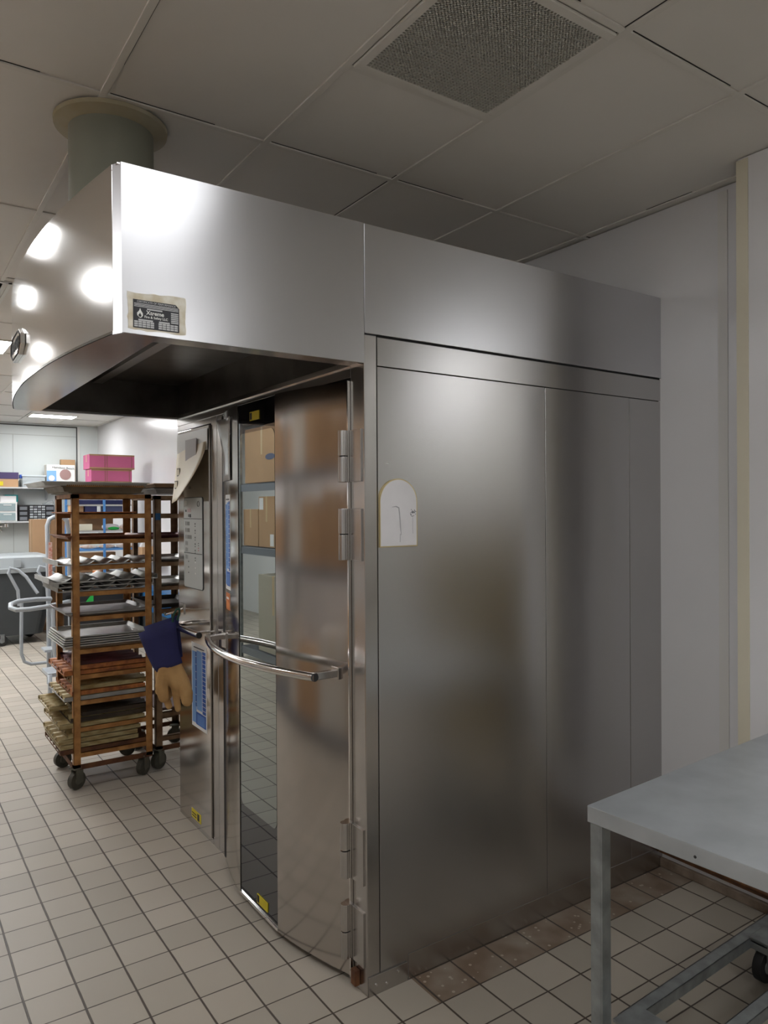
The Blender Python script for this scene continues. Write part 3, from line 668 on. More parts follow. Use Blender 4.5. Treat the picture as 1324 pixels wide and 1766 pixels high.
# ------------------------------------------------------------------ oven gloves
def glove(name, label, O, ux, uz, sc, cuff_pts, palm, fingers, thick=0.03):
    """O world origin, ux/uz in-plane axes, pts are (u, v) pixels*sc; depth axis = ux x uz"""
    ux = Vector(ux).normalized(); uz = Vector(uz).normalized(); un = ux.cross(uz).normalized(); O = Vector(O)
    W_ = lambda u, v, d=0: O+ux*(u*sc)+uz*(v*sc)+un*d
    t = thing(name, tuple(O), label, 'glove', 'pair of oven gloves')
    mb = MB(); rings = []
    for (ul, vl, ur, vr, th) in cuff_pts:
        c = W_((ul+ur)/2, (vl+vr)/2); h = (W_(ur, vr)-W_(ul, vl))/2; ring = []
        for k in range(24):
            a_ = 2*PI*k/24; ring.append(mb.bm.verts.new(c+h*math.cos(a_)+un*th*math.sin(a_)))
        rings.append(ring)
    for A_, B_ in zip(rings[:-1], rings[1:]):
        for k in range(24):
            f = mb.bm.faces.new((A_[k], A_[(k+1) % 24], B_[(k+1) % 24], B_[k])); f.smooth = True
    mb.build('cuff', NAVY, t, solid=0.004)
    mb = MB()
    for path, rad in [palm]+fingers:
        pp = []; rr_ = []
        for i in range(len(path)-1):
            for k in range(4):
                f_ = k/4; pp.append([path[i][j]+(path[i+1][j]-path[i][j])*f_ for j in range(3)]); rr_.append(rad[i]+(rad[i+1]-rad[i])*f_)
        pp.append(path[-1]); rr_.append(rad[-1])
        for (u, v, d), r_ in zip(pp, rr_):
            # flattened ellipsoid blobs
            c = W_(u, v, d); Nn = 10
            fl_ = 0.55
            vsb = []
            for a1 in range(1, 6):
                th_ = PI*a1/6
                vsb.append([mb.bm.verts.new(c+ux*(r_*sc*math.sin(th_)*math.cos(2*PI*b1/Nn))+un*(r_*sc*fl_*math.sin(th_)*math.sin(2*PI*b1/Nn))+uz*(r_*sc*math.cos(th_))) for b1 in range(Nn)])
            tp = mb.bm.verts.new(c+uz*r_*sc); bt = mb.bm.verts.new(c-uz*r_*sc)
            for a1 in range(4):
                for b1 in range(Nn): mb.bm.faces.new((vsb[a1][b1], vsb[a1][(b1+1) % Nn], vsb[a1+1][(b1+1) % Nn], vsb[a1+1][b1]))
            for b1 in range(Nn):
                mb.bm.faces.new((tp, vsb[0][(b1+1) % Nn], vsb[0][b1])); mb.bm.faces.new((bt, vsb[4][b1], vsb[4][(b1+1) % Nn]))
    mb.build('hand', TAN, t, remesh=0.0035)
    return t, W_
# in-plane axes: parallel to the picture of the gloves as they hang, facing the aisle
GO = (-0.185, 1.64, 1.12); GU = (0.80, -0.60, 0); GS = 0.00302
# pixel origin = projected GO, about (299, 1083)
def g_(px, py): return (px-GPX[0], GPX[1]-py)
def proj(p):
    d = Vector(p)-Vector((CX, CY, CZ)); z = d.dot(fw); return (662+FPX*d.dot(r2)/z, 883-FPX*d.dot(u2)/z)
GPX = proj(GO)
def cuff(rows): return [g_(a, b)+g_(c, d)+(e,) for a, b, c, d, e in rows]
def fing(pts, rad): return ([g_(a, b)+(d,) for a, b, d in pts], rad)
gv, _ = glove('oven_glove', 'front navy-cuffed tan leather oven glove hanging from the bay handle', GO, GU, (0, 0, 1), GS,
    cuff([(238, 1092, 302, 1069, 0.022), (244, 1108, 304, 1088, 0.022), (253, 1130, 307, 1116, 0.024), (263, 1150, 312, 1136, 0.024), (270, 1159, 314, 1143, 0.022)]),
    fing([(288, 1148, 0), (297, 1162, 0), (308, 1178, 0)], [15, 18, 17]),
    [fing([(284, 1158, 0.012), (280, 1182, 0.022), (284, 1200, 0.024)], [12, 12, 10]),
     fing([(302, 1185, 0), (304, 1206, 0.0), (306, 1222, 0)], [9, 7, 6]),
     fing([(306, 1150, 0), (315, 1175, 0.004), (322, 1194, 0.01), (323, 1207, 0.01)], [9, 13, 12, 10.5]),
     fing([(278, 1185, -0.012), (286, 1210, -0.012), (289, 1218, -0.012)], [7, 7, 6.5])])
gb, _ = glove('oven_glove', 'rear navy-cuffed tan leather oven glove, mostly hidden behind the front one', (GO[0]+0.035, GO[1]+0.045, GO[2]), GU, (0, 0, 1), GS,
    cuff([(240, 1084, 300, 1064, 0.015), (250, 1110, 304, 1095, 0.016), (262, 1146, 308, 1136, 0.016)]),
    fing([(275, 1150, 0), (278, 1168, 0), (282, 1180, 0)], [12, 13, 12]),
    [fing([(268, 1165, 0), (268, 1185, 0), (266, 1197, 0)], [10, 8, 7]), fing([(276, 1175, 0), (279, 1190, 0), (283, 1204, 0)], [9, 8, 7]), fing([(300, 1170, 0), (306, 1195, 0), (308, 1205, 0)], [11, 9, 7])])
ux = Vector(GU).normalized()
def gw(px, py, d=0.0):
    u, v = g_(px, py); return Vector(GO)+ux*(u*GS)+Vector((0, 0, 1))*(v*GS)+ux.cross(Vector((0, 0, 1)))*d
o = MB().tube([gw(299, 1072, 0.012), gw(301, 1060, 0.012), gw(305, 1051, 0.006), gw(309, 1050, -0.004), gw(309, 1058, -0.01), gw(305, 1070, -0.006)], 0.006, 8).build('hanging_loop', GREEN_D, gv)
# hook the gloves hang from
tag(MB().box(-0.012, -0.006, 1.84, 1.90, 1.14, 1.20).tube([(-0.01, 1.86, 1.17), (-0.06, 1.80, 1.17), (-0.13, 1.69, 1.175), (-0.19, 1.60, 1.18), (-0.20, 1.59, 1.195)], 0.005, 8).build('wall_hook', CHROME), 'small steel hook above the bay handle holding the gloves', 'hook')

# ================================================================== TABLE (right)
TA = math.radians(3.4)
t = bpy.data.objects.new('work_table', None); C.objects.link(t); t.location = (0.272, -0.753, 0); t.rotation_euler = (0, 0, TA)
tag(t, 'grey zinc-topped metal work table at the lower right, beside the oven side', 'table')
bpy.context.view_layer.update()
TM = Matrix.Translation(t.location) @ Matrix.Rotation(TA, 4, 'Z')
def tb(mb, n, m, **k):
    mb.bm.transform(TM); return mb.build(n, m, t, **k)
TL, TW, TH = 1.16, 0.80, 0.862
tb(MB().box(0, TL, -TW, 0, TH-0.004, TH).box(0, 0.003, -TW, 0, TH-0.047, TH-0.003).box(0, TL, -0.003, 0, TH-0.047, TH-0.003).box(0, TL, -TW, -TW+0.003, TH-0.047, TH-0.003).box(TL-0.003, TL, -TW, 0, TH-0.047, TH-0.003), 'tabletop', GALV_TOP, bevel=0.002)
for (x, y) in ((0.006, -0.046), (TL-0.046, -0.046), (0.006, -TW+0.006), (TL-0.046, -TW+0.006)):
    tb(MB().box(x, x+0.040, y, y+0.006, 0.0, TH-0.045).box(x, x+0.006, y+0.006, y+0.040, 0, TH-0.045).box(x+0.034, x+0.040, y+0.006, y+0.04, 0, TH-0.045).box(x+0.006, x+0.034, y+0.034, y+0.040, 0, TH-0.045), 'leg', GALV, bevel=0.001)
tb(MB().box(0.003, 0.006, -0.30, -0.297, TH-0.03, TH-0.026).cyl((-0.001, -0.33, TH-0.028), 0.004, 0.003, 'x', 10), 'screw', BLACKCAP)
# dolly frame on casters beneath the table
dl = thing('rolling_dolly', (0.9, -1.0, 0), 'low galvanised dolly frame with casters under the work table', 'dolly')
def angle_iron(p, q, z, w=0.042, name='rail'):
    p = Vector((p[0], p[1], 0)); q = Vector((q[0], q[1], 0)); d_ = (q-p).normalized(); nrm = Vector((-d_.y, d_.x, 0))
    M_ = Matrix(((d_.x, nrm.x, 0, p.x), (d_.y, nrm.y, 0, p.y), (0, 0, 1, 0), (0, 0, 0, 1))); l_ = (q-p).length
    return MB().box(0, l_, -w, 0, z-0.004, z, M=M_).box(0, l_, -0.004, 0, z-w, z, M=M_).box(0, l_, -w, -w+0.003, z-0.038, z, M=M_).build(name, GALV, dl, bevel=0.0008)
angle_iron((0.47, -0.70), (1.42, -0.66), 0.15); angle_iron((0.49, -0.92), (1.40, -0.885), 0.15)
angle_iron((0.50, -1.28), (1.40, -1.25), 0.15)
MB().box(0.44, 0.56, -1.29, -0.705, 0.142, 0.152).build('corner_plate', GALV, dl, bevel=0.002)
MB().box(1.20, 1.40, -1.27, -0.705, 0.146, 0.156).box(1.20, 1.204, -1.27, -0.705, 0.115, 0.152).build('corner_plate', GALV, dl, bevel=0.002)
def caster(name, x, y, r, wdt, parent, top, ang=0.0, m=BLACKCAP, hub=GALV):
    c = MB().box(x-0.035, x+0.035, y-0.03, y+0.03, top-0.006, top).box(x-0.02, x+0.03, y-wdt/2-0.007, y-wdt/2-0.003, r*0.7, top-0.004).box(x-0.02, x+0.03, y+wdt/2+0.003, y+wdt/2+0.007, r*0.7, top-0.004)
    R_ = Matrix.Translation((x, y, 0)) @ Matrix.Rotation(ang, 4, 'Z') @ Matrix.Translation((-x, -y, 0)); c.bm.transform(R_)
    c = c.build(name, hub, parent)
    wmb = MB().cyl((x, y-wdt/2, r), r, wdt, 'y', 28); wmb.cyl((x, y-wdt/2-0.003, r), r*0.45, wdt+0.006, 'y', 16, 1); wmb.bm.transform(R_)
    wmb.build('wheel', [m, hub], c, bevel=0.002)
caster('caster', 1.235, -0.745, 0.058, 0.032, dl, 0.146); caster('caster', 1.24, -1.22, 0.058, 0.032, dl, 0.146)
caster('caster', 0.50, -0.80, 0.058, 0.032, dl, 0.142); caster('caster', 0.50, -1.22, 0.058, 0.032, dl, 0.142)

# ================================================================== RACKS AND PANS
LV = [1.700, 1.541, 1.380, 1.219, 1.065, 0.862, 0.705, 0.546, 0.381, 0.223]   # top of the slides
def rack(name, x0, x1, y0, y1, label, levels, m=RUST, md=RUST_D, top=1.822):
    t = thing(name, ((x0+x1)/2, (y0+y1)/2, 0), label, 'bakery rack', 'rusty baking racks behind the oven')
    s = 0.042; th = 0.004
    for (x, y, sx, sy) in ((x0, y0, 1, 1), (x1, y0, -1, 1), (x0, y1, 1, -1), (x1, y1, -1, -1)):
        mb = MB(); mb.box(min(x, x+sx*s), max(x, x+sx*s), min(y, y+sy*th), max(y, y+sy*th), 0.13, top)
        mb.box(min(x, x+sx*th), max(x, x+sx*th), min(y, y+sy*s), max(y, y+sy*s), 0.13, top)
        mb.build('upright', m, t, bevel=0.0008)
    for y, sy in ((y0, 1), (y1, -1)):
        for z in levels:
            mb = MB(); ya, yb = sorted((y+sy*th, y+sy*(th+0.004)))
            mb.box(x0+0.004, x1-0.004, ya, yb, z-0.030, z); ya, yb = sorted((y+sy*th, y+sy*(th+0.034)))
            mb.box(x0+0.004, x1-0.004, ya, yb, z-0.003, z)
            mb.build('slide', m, t)
        ya, yb = sorted((y, y+sy*0.004))
        MB().box(x0, x1, ya, yb, top-0.026, top).build('top_rail', m, t)
        MB().box(x0, x1, ya, yb, 0.12, 0.152).build('base_rail', md, t)
    for x, sx in ((x0, 1), (x1, -1)):
        xa, xb = sorted((x, x+sx*0.004))
        MB().box(xa, xb, y0, y1, top-0.026, top).build('top_rail', m, t); MB().box(xa, xb, y0, y1, 0.12, 0.152).build('base_rail', md, t)
    for (x, y, a_) in ((x0+0.02, y0+0.02, 0.5), (x1-0.05, y0+0.04, 0.7), (x0+0.03, y1-0.03, 0.2), (x1-0.03, y1-0.03, -0.4)):
        caster('caster', x, y, 0.055, 0.036, t, 0.132, a_, mat('old_wheel', srgb(74, 72, 62), 0.6, noise=0.4, nscale=20), LAMP)
    return t
RX0, RX1, RY0, RY1 = -0.425, 0.060, 2.65, 3.17
rack('baking_rack', RX0, RX1, RY0, RY1, 'rusty brown baking rack loaded with pans, front one left of the oven', LV)
rack('baking_rack', 0.105, 0.43, 2.72, 3.26, 'second rusty baking rack, half hidden between the oven and the loaded rack', [z-0.004 for z in LV[:5]]+[0.85, 0.37, 0.211], m=mat('rack_brown', srgb(140, 116, 88), 0.55, 0.2, col2=srgb(104, 72, 46), nscale=12), top=1.818)

PG = 'pans on the baking racks'
def sheet_pan(label, x0, x1, y0, y1, z, m, group=None, h=0.024, name='sheet_pan'):
    mb = MB(); i = 0.016
    P = [(x0, y0), (x1, y0), (x1, y1), (x0, y1)]; Q = [(x0+i, y0+i), (x1-i, y0+i), (x1-i, y1-i), (x0+i, y1-i)]
    E = [(x0-0.007, y0-0.007), (x1+0.007, y0-0.007), (x1+0.007, y1+0.007), (x0-0.007, y1+0.007)]
    v = lambda L_, zz: [mb.bm.verts.new((a_, b_, zz)) for a_, b_ in L_]
    a_, b_, c_, d_ = v(Q, z), v(P, z+h), v(E, z+h), v(E, z+h-0.006)
    mb.bm.faces.new(a_)
    for A_, B_ in ((a_, b_), (b_, c_), (c_, d_)):
        for k in range(4): mb.bm.faces.new((A_[k], A_[(k+1) % 4], B_[(k+1) % 4], B_[k]))
    o = mb.build(name, m, solid=0.0018)
    return tag(o, label, 'tray', group)
def baguette_pan(label, x0, x1, y0, y1, z, axis, m, n=5, h=0.028, group=None, mf=None, tilt=0.0, m2=None):
    """corrugated loaf pan: channels along axis, with a flat band frame"""
    cx_, cy_ = (x0+x1)/2, (y0+y1)/2
    t = thing('baguette_pan', (cx_, cy_, z), label, 'baking pan', group)
    mb = MB(); rows = []; K = n*10
    for k in range(K+1):
        s = k/K; ph = 2*PI*n*s; zz = z+0.004+h*0.5*(1+math.cos(ph))*0.95
        zz = z+0.003+h*(1-abs(math.sin(ph/2)))**0.9
        if axis == 'y': rows.append([mb.bm.verts.new((x0+0.004+(x1-x0-0.008)*s, y, zz)) for y in (y0+0.006, (y0+y1)/2, y1-0.006)])
        else: rows.append([mb.bm.verts.new((x, y0+0.004+(y1-y0-0.008)*s, zz)) for x in (x0+0.006, (x0+x1)/2, x1-0.006)])
    for k in range(K):
        for j in range(2):
            f = mb.bm.faces.new((rows[k][j], rows[k+1][j], rows[k+1][j+1], rows[k][j+1])); f.smooth = True
    ob = [mb.build('channels', m2 or m, t, solid=0.0018)]
    f = MB()
    if axis == 'y':
        f.box(x0-0.002, x0, y0, y1, z, z+h).box(x1, x1+0.002, y0, y1, z, z+h)
        f.box(x0, x1, y0, y0+0.003, z-0.001, z+0.006).box(x0, x1, y1-0.003, y1, z-0.001, z+0.006)
    else:
        f.box(x0, x1, y0-0.004, y0-0.001, z, z+h-0.002).box(x0, x1, y1, y1+0.002, z, z+h-0.002)
        f.box(x0, x0+0.003, y0, y1, z-0.001, z+0.006).box(x1-0.003, x1, y0, y1, z-0.001, z+0.006)
    ob.append(f.build('band', mf or m, t))
    if tilt: t.rotation_euler = (0, tilt, 0)
    return t
ya, yb = RY0+0.012, RY1-0.012
sl = lambda i: LV[i]+0.001
# on top of the rack
sheet_pan('grey flat sheet pan on top of the loaded rack, topmost of its stack', -0.60, 0.02, 2.58, 3.22, 1.872, ALU)
sheet_pan('brown deep pan second from the top on the loaded rack', -0.49, 0.0, 2.60, 3.15, 1.836, mat('brown_pan', srgb(118, 104, 84), 0.5, 0.3, noise=0.3), h=0.034, name='deep_pan')
t = thing('perforated_tray', (-0.24, 2.9, 1.87), 'brown tray with a toothed perforated edge under the topmost sheet pan', 'tray')
mb = MB().box(-0.47, 0.0, 2.592, 2.598, 1.866, 1.870)
for i in range(40): mb.box(-0.465+i*0.0116, -0.459+i*0.0116, 2.590, 2.60, 1.866, 1.878)
mb.build('toothed_edge', RUST, t); MB().box(-0.47, 0.0, 2.60, 3.14, 1.8705, 1.8725).build('tray_base', ALU_DULL, t)
sheet_pan('tarnished rim pan resting directly on the loaded rack top', -0.44, 0.0, 2.64, 3.17, 1.826, mat('tarnish', srgb(128, 116, 96), 0.5, 0.3, noise=0.3), h=0.008)
# level 0
sheet_pan('thin rusty tray on the highest slide of the loaded rack', -0.44, -0.04, ya, yb, sl(0), RUST_OR, h=0.010)
sheet_pan('reddish brown tray on the second slide of the loaded rack', -0.455, 0.03, ya, yb, sl(1), mat('reddish_tray', srgb(150, 100, 74), 0.5, 0.2, col2=srgb(100, 60, 44), nscale=8), h=0.022)
baguette_pan('pale ribbed baguette pan on the third slide of the loaded rack', -0.505, 0.045, ya, yb, sl(2), 'y', ALU, group=PG)
baguette_pan('pale ribbed baguette pan, top of three on the fourth slide', -0.555, 0.10, ya, yb, sl(3)+0.055, 'y', ALU)
baguette_pan('grey ribbed baguette pan, middle of three on the fourth slide', -0.50, 0.07, ya, yb, sl(3)+0.026, 'y', ALU_DULL)
baguette_pan('grey ribbed baguette pan, bottom of three on the fourth slide', -0.505, 0.04, ya, yb, sl(3), 'y', ALU_DULL)
sheet_pan('shallow grey sheet pan, lower of two on the fifth slide', -0.455, 0.04, ya, yb, sl(4), ALU_DULL, h=0.018)
sheet_pan('shallow grey sheet pan, upper of two on the fifth slide', -0.460, 0.04, ya, yb, sl(4)+0.007, mat('grey_pan', (0.36, 0.34, 0.34, 1), 0.45, 0.4, noise=0.3, nscale=5), h=0.020)
NM = ['lowest', 'second lowest', 'middle', 'second highest', 'top']
for k in range(5):
    sheet_pan('bright aluminium sheet pan, %s of the five stacked on the loaded rack' % NM[k], -0.475+0.004*k, 0.03+0.003*k, ya, yb-0.01, sl(5)+0.014*k, ALU, 'stack of bright sheet pans', h=0.024)
# lower loaf pans: (slide, dz, x0, x1, mat, band, label)
low = [
 (6, 0.032, -0.410, 0.030, MAROON, RUST_OR, 'burnt maroon baguette pan, topmost of the rusty pans'),
 (6, 0.000, -0.475, 0.050, RUST_OR, RUST_OR, 'orange rusty baguette pan just under the burnt maroon pan'),
 (7, 0.064, -0.395, 0.045, OLIVE, OLIVE, 'olive stained baguette pan, top of three on the seventh slide group'),
 (7, 0.032, -0.430, 0.015, RUST_OR, RUST_OR, 'rust streaked baguette pan between the olive and the grey ones'),
 (7, 0.000, -0.475, 0.050, OLIVE, ALU_DULL, 'baguette pan with a clean grey front band, midway down the rack'),
 (8, 0.064, -0.372, 0.045, BURNT, BURNT, 'dark burnt baguette pan under the clean grey one'),
 (8, 0.032, -0.440, 0.045, OLIVE, BURNT, 'brown banded baguette pan below the dark burnt one'),
 (8, 0.000, -0.505, 0.010, OLIVE, OLIVE, 'pale olive baguette pan sticking out above the bottom four'),
 (9, 0.096, -0.455, -0.015, OLIVE, OLIVE, 'pale olive baguette pan, top of the bottom four'),
 (9, 0.064, -0.510, -0.035, OLIVE, OLIVE, 'olive baguette pan, second from top of the bottom four'),
 (9, 0.032, -0.500, -0.030, OLIVE, OLIVE, 'olive baguette pan, third from top of the bottom four'),
 (9, 0.000, -0.500, 0.050, RUST_D, RUST_D, 'dark rusty baguette pan at the very bottom of the loaded rack')]
for (i, dz, x0_, x1_, m_, mf_, lb) in low:
    baguette_pan(lb, x0_, x1_, ya, yb, sl(i)+dz, 'x', m_, group=PG, mf=mf_, h=0.027)
for i in (6, 7, 8, 9): pass
# open tilted pan poking out of the left side
tp = baguette_pan('tilted ribbed baguette pan poking out left of the loaded rack', -0.54, -0.43, 2.78, yb, sl(8)+0.092, 'x', OLIVE, h=0.026)
# rack 2 pans
sheet_pan('brown sheet pan on top of the second rack', 0.085, 0.50, 2.66, 3.26, 1.872, mat('brown_pan2', srgb(150, 120, 90), 0.5, 0.3, noise=0.3))
sheet_pan('grey pan under the brown one on top of the second rack', 0.115, 0.46, 2.74, 3.24, 1.832, ALU_DULL, h=0.034)
for i, lb in ((1, 'dark tray on the upper slide of the second rack'), (2, 'pale tray on the middle slide of the second rack'), (3, 'grey tray on the lower slide of the second rack')):
    sheet_pan(lb, 0.115, 0.42, 2.735, 3.245, LV[i]-0.003, MAROON if i == 1 else ALU, h=0.02)
sheet_pan('black rimmed tray lowest on the second rack', 0.10, 0.42, 2.735, 3.245, LV[4]+0.0, mat('black_tray', srgb(60, 56, 54), 0.5, 0.3, noise=0.3), h=0.03)
sheet_pan('mauve stained tray near the foot of the second rack', 0.115, 0.42, 2.735, 3.245, LV[8]-0.003, mat('mauve', srgb(116, 96, 96), 0.5, 0.2, noise=0.3))
tag(MB().box(0.108, 0.140, 2.713, 2.7195, 1.655, 1.70).build('tape_strip', BLUE_BIN), 'small blue tape patch on the second rack post', 'tape')

# ================================================================== FAR LEFT STORAGE
# wall shelves
def wall_shelf(x0, x1, z, label):
    t = thing('wall_shelf', ((x0+x1)/2, 10.75, z), label, 'shelf')
    MB().box(x0, x1, 10.52, 10.945, z-0.022, z).build('board', SHELFW, t)
    for x in (x0+0.2, (x0+x1)/2, x1-0.15):
        MB().prism([(10.945, z-0.022), (10.60, z-0.022), (10.945, z-0.20)], 'x', x-0.012, x+0.012).build('bracket', SHELFW, t)
wall_shelf(-1.0, 1.02, 2.092, 'upper grey wall shelf on the far wall, under the boxes')
wall_shelf(-1.0, 1.02, 1.560, 'lower grey wall shelf on the far wall, under the parts drawers')
def carton(label, x0, x1, y0, y1, z0, z1, m=CARD, group=None, lid=None, name='carton', rz=0, extra=None):
    t = thing(name, ((x0+x1)/2, (y0+y1)/2, z0), label, 'box', group)
    c = Vector(((x0+x1)/2, (y0+y1)/2, 0)); R_ = Matrix.Translation(c) @ Matrix.Rotation(rz, 4, 'Z') @ Matrix.Translation(-c)
    def bb(mb, n, m_, **k):
        mb.bm.transform(R_); return mb.build(n, m_, t, **k)
    if lid:
        bb(MB().box(x0, x1, y0, y1, z0, z0+(z1-z0)*0.55), 'body', m, bevel=0.003); bb(MB().box(x0-0.004, x1+0.004, y0-0.004, y1+0.004, z0+(z1-z0)*0.55, z1), 'lid', lid, bevel=0.003)
    else:
        bb(MB().box(x0, x1, y0, y1, z0, z1), 'body', m, bevel=0.003)
        bb(MB().box(x0-0.0008, x1+0.0008, (y0+y1)/2-0.02, (y0+y1)/2+0.02, z0+(z1-z0)*0.5, z1+0.001), 'tape', mat('packing_tape', srgb(200, 172, 130), 0.35))
    if extra: extra(bb)
    return t
carton('long cardboard box with a purple lid on the upper wall shelf', -0.12, 0.415, 10.60, 10.90, 2.093, 2.322, CARD, lid=mat('purple_lid', srgb(70, 56, 96), 0.6),
    extra=lambda bb: bb(MB().box(0.02, 0.20, 10.592, 10.597, 2.115, 2.18), 'yellow_label', YELLOW))
t = thing('storage_bin', (0.63, 10.7, 2.093), 'clear plastic bin with blue handles on the upper wall shelf', 'bin')
mb = MB(); 
for (a_, b_, c_, d_) in ((0.47, 0.80, 10.58, 10.585), (0.47, 0.80, 10.845, 10.85), (0.47, 0.475, 10.58, 10.85), (0.795, 0.80, 10.58, 10.85)): mb.box(a_, b_, c_, d_, 2.10, 2.265)
mb.box(0.47, 0.80, 10.58, 10.85, 2.094, 2.100); mb.build('tub', CLEAR, t); MB().box(0.46, 0.81, 10.57, 10.86, 2.265, 2.282).build('lid', mat('clear_lid', srgb(210, 220, 226), 0.2), t)
MB().box(0.440, 0.475, 10.62, 10.72, 2.235, 2.29).build('handle', mat('bin_blue', srgb(50, 90, 190), 0.4), t)
MB().box(0.53, 0.76, 10.60, 10.80, 2.101, 2.20).build('contents', PAPER, t)
def appl(bb):
    bb(MB().box(0.815, 0.955, 10.530, 10.5345, 2.13, 2.36), 'blue_panel', BLUE_L)
    bb(MB().cyl((1.09, 10.529, 2.30), 0.085, 0.004, 'y', 28), 'bowl_picture', mat('bowl_pic', srgb(150, 120, 116), 0.5)); bb(MB().cyl((0.885, 10.526, 2.24), 0.045, 0.004, 'y', 28), 'bowl_picture', WHITE)
t = carton('white and blue kitchen appliance box on the upper wall shelf', 0.815, 1.235, 10.535, 10.80, 2.093, 2.455, WHITE, extra=appl, name='appliance_box')
lettering('Hamilton Beach', 0.052, frameM((1.06, 10.531, 2.405), (1, 0, -0.06), (0.06, 0, 1)), INK, t)
carton('open cardboard box behind the white appliance box', 1.08, 1.30, 10.82, 10.93, 2.093, 2.56, CARD)
def flap(bb): pass
# lower shelf objects
t = thing('drawer_tower', (0.26, 10.7, 1.56), 'small white two-drawer plastic tower on the lower wall shelf', 'drawers')
MB().box(0.12, 0.395, 10.60, 10.90, 1.561, 1.862).build('case', WHITE, t, bevel=0.006)
for z in (1.575, 1.722):
    d_ = MB().box(0.143, 0.372, 10.590, 10.602, z, z+0.118).build('drawer', mat('drawer_clear', srgb(150, 166, 168), 0.25), t, bevel=0.004); MB().box(0.20, 0.315, 10.582, 10.592, z+0.085, z+0.098).build('handle', WHITE, d_)
carton('teal-backed stack of papers on top of the white drawer tower', 0.165, 0.385, 10.62, 10.86, 1.863, 1.955, PAPER, name='paper_stack', extra=lambda bb: bb(MB().box(0.23, 0.415, 10.64, 10.88, 1.955, 1.975).box(0.39, 0.415, 10.64, 10.88, 1.863, 1.955), 'teal_cover', TEAL))
t = thing('parts_organizer', (0.68, 10.7, 1.56), 'black parts organizer with many small drawers on the lower wall shelf', 'organizer')
MB().box(0.425, 0.940, 10.66, 10.90, 1.561, 1.815).build('case', BLACK_PL, t)
for r_ in range(6):
    for c_ in range(4):
        MB().box(0.585+c_*0.058, 0.585+c_*0.058+0.046, 10.650, 10.662, 1.572+r_*0.040, 1.572+r_*0.040+0.026).build('drawer', mat('drawer_pale', srgb(170, 176, 178), 0.4) if (r_+c_) % 3 else mat('drawer_mid', srgb(110, 114, 118), 0.3), t)
for r_ in range(3):
    for x in (0.440, 0.825): MB().box(x, x+0.105, 10.650, 10.662, 1.575+r_*0.08, 1.575+r_*0.08+0.052).build('drawer', mat('drawer_mid', srgb(110, 114, 118), 0.3), t)
tag(MB().box(0.80, 0.93, 10.68, 10.85, 1.816, 1.838).tube([(0.78, 10.70, 1.825), (0.86, 10.68, 1.87), (0.93, 10.70, 1.885), (0.95, 10.75, 1.84)], 0.006, 6).build('bag_of_parts', CLEAR), 'crumpled clear bag on top of the black parts organizer', 'bag')
# big cartons under the shelves
carton('tall plain cardboard box under the lower wall shelf, left of the pair', 0.42, 0.66, 9.4, 9.7, 0.0, 1.60, CARD)
carton('tall plain cardboard box under the lower wall shelf, right of the pair', 0.665, 1.0, 9.4, 9.7, 0.0, 1.59, CARD_D)
# faucet on far wall
tag(MB().tube([(0.10, 10.94, 1.50), (0.10, 10.75, 1.50), (0.20, 10.70, 1.48), (0.27, 10.68, 1.50)], 0.018, 10).cyl((0.25, 10.68, 1.47), 0.035, 0.05, 'z', 14).tube([(0.12, 10.75, 1.5), (0.20, 10.72, 1.40)], 0.012, 8).build('wall_faucet', CHROME), 'chrome wall faucet at the left edge, below the lower wall shelf', 'faucet')
# pink boxes and blue shelving unit
def pinkx(x0, x1, y, z0, z1):
    def e(bb):
        for x in (x0+(x1-x0)*0.33, x0+(x1-x0)*0.38, x0+(x1-x0)*0.93): bb(MB().box(x, x+0.006, y-0.002, y, z0, z1), 'stripe', CARD_D)
        bb(MB().box(x0, x1, y-0.002, y, z0, z0+0.02).box(x0, x1, y-0.002, y, z1-0.02, z1), 'edge', CARD)
    return e
carton('pink and kraft bakery carton, upper of the two', 0.865, 1.44, 7.9, 8.25, 2.265, 2.455, PINK, extra=pinkx(0.865, 1.44, 7.9, 2.265, 2.455), name='pink_carton')
carton('pink and kraft bakery carton, lower of the two', 0.89, 1.41, 7.92, 8.25, 2.085, 2.262, PINK, extra=pinkx(0.89, 1.41, 7.92, 2.085, 2.262), name='pink_carton')
t = thing('storage_shelving', (1.0, 8.1, 0), 'blue and white storage shelving behind the loaded rack', 'shelving')
for (x, y) in ((0.665, 7.9), (1.045, 7.9), (1.30, 7.9), (1.46, 7.9), (0.665, 8.35), (1.46, 8.35)):
    MB().box(x-0.014, x+0.014, y-0.014, y+0.014, 0, 2.07).build('post', BLUE_P, t)
for z in (2.07, 1.80, 1.68, 1.46, 1.22, 0.90, 0.40):
    mb = MB().box(0.66, 1.465, 7.89, 7.905, z-0.022, z).box(0.66, 1.465, 8.345, 8.36, z-0.022, z)
    for k in range(20): mb.box(0.665+k*0.042, 0.669+k*0.042, 7.9, 8.35, z-0.008, z-0.003)
    mb.build('wire_deck', BLUE_P if z in (1.68, 1.22) else WIRE, t)
GB = 'goods on the blue shelving'
carton('navy box on the blue shelving, left of its centre post', 0.815, 0.96, 7.92, 8.2, 1.681, 1.79, NAVY_B, name='navy_box'); carton('long navy box on the blue shelving, right of its centre post', 1.07, 1.285, 7.92, 8.2, 1.681, 1.79, mat('slate_box', srgb(70, 78, 112), 0.6), name='navy_box')
carton('dark box on the top wire shelf of the blue shelving', 0.72, 1.40, 7.95, 8.2, 1.802, 1.86, NAVY_B, name='navy_box')
carton('plain cardboard box on the blue shelving behind the navy box', 0.68, 0.80, 7.95, 8.3, 1.681, 1.79)
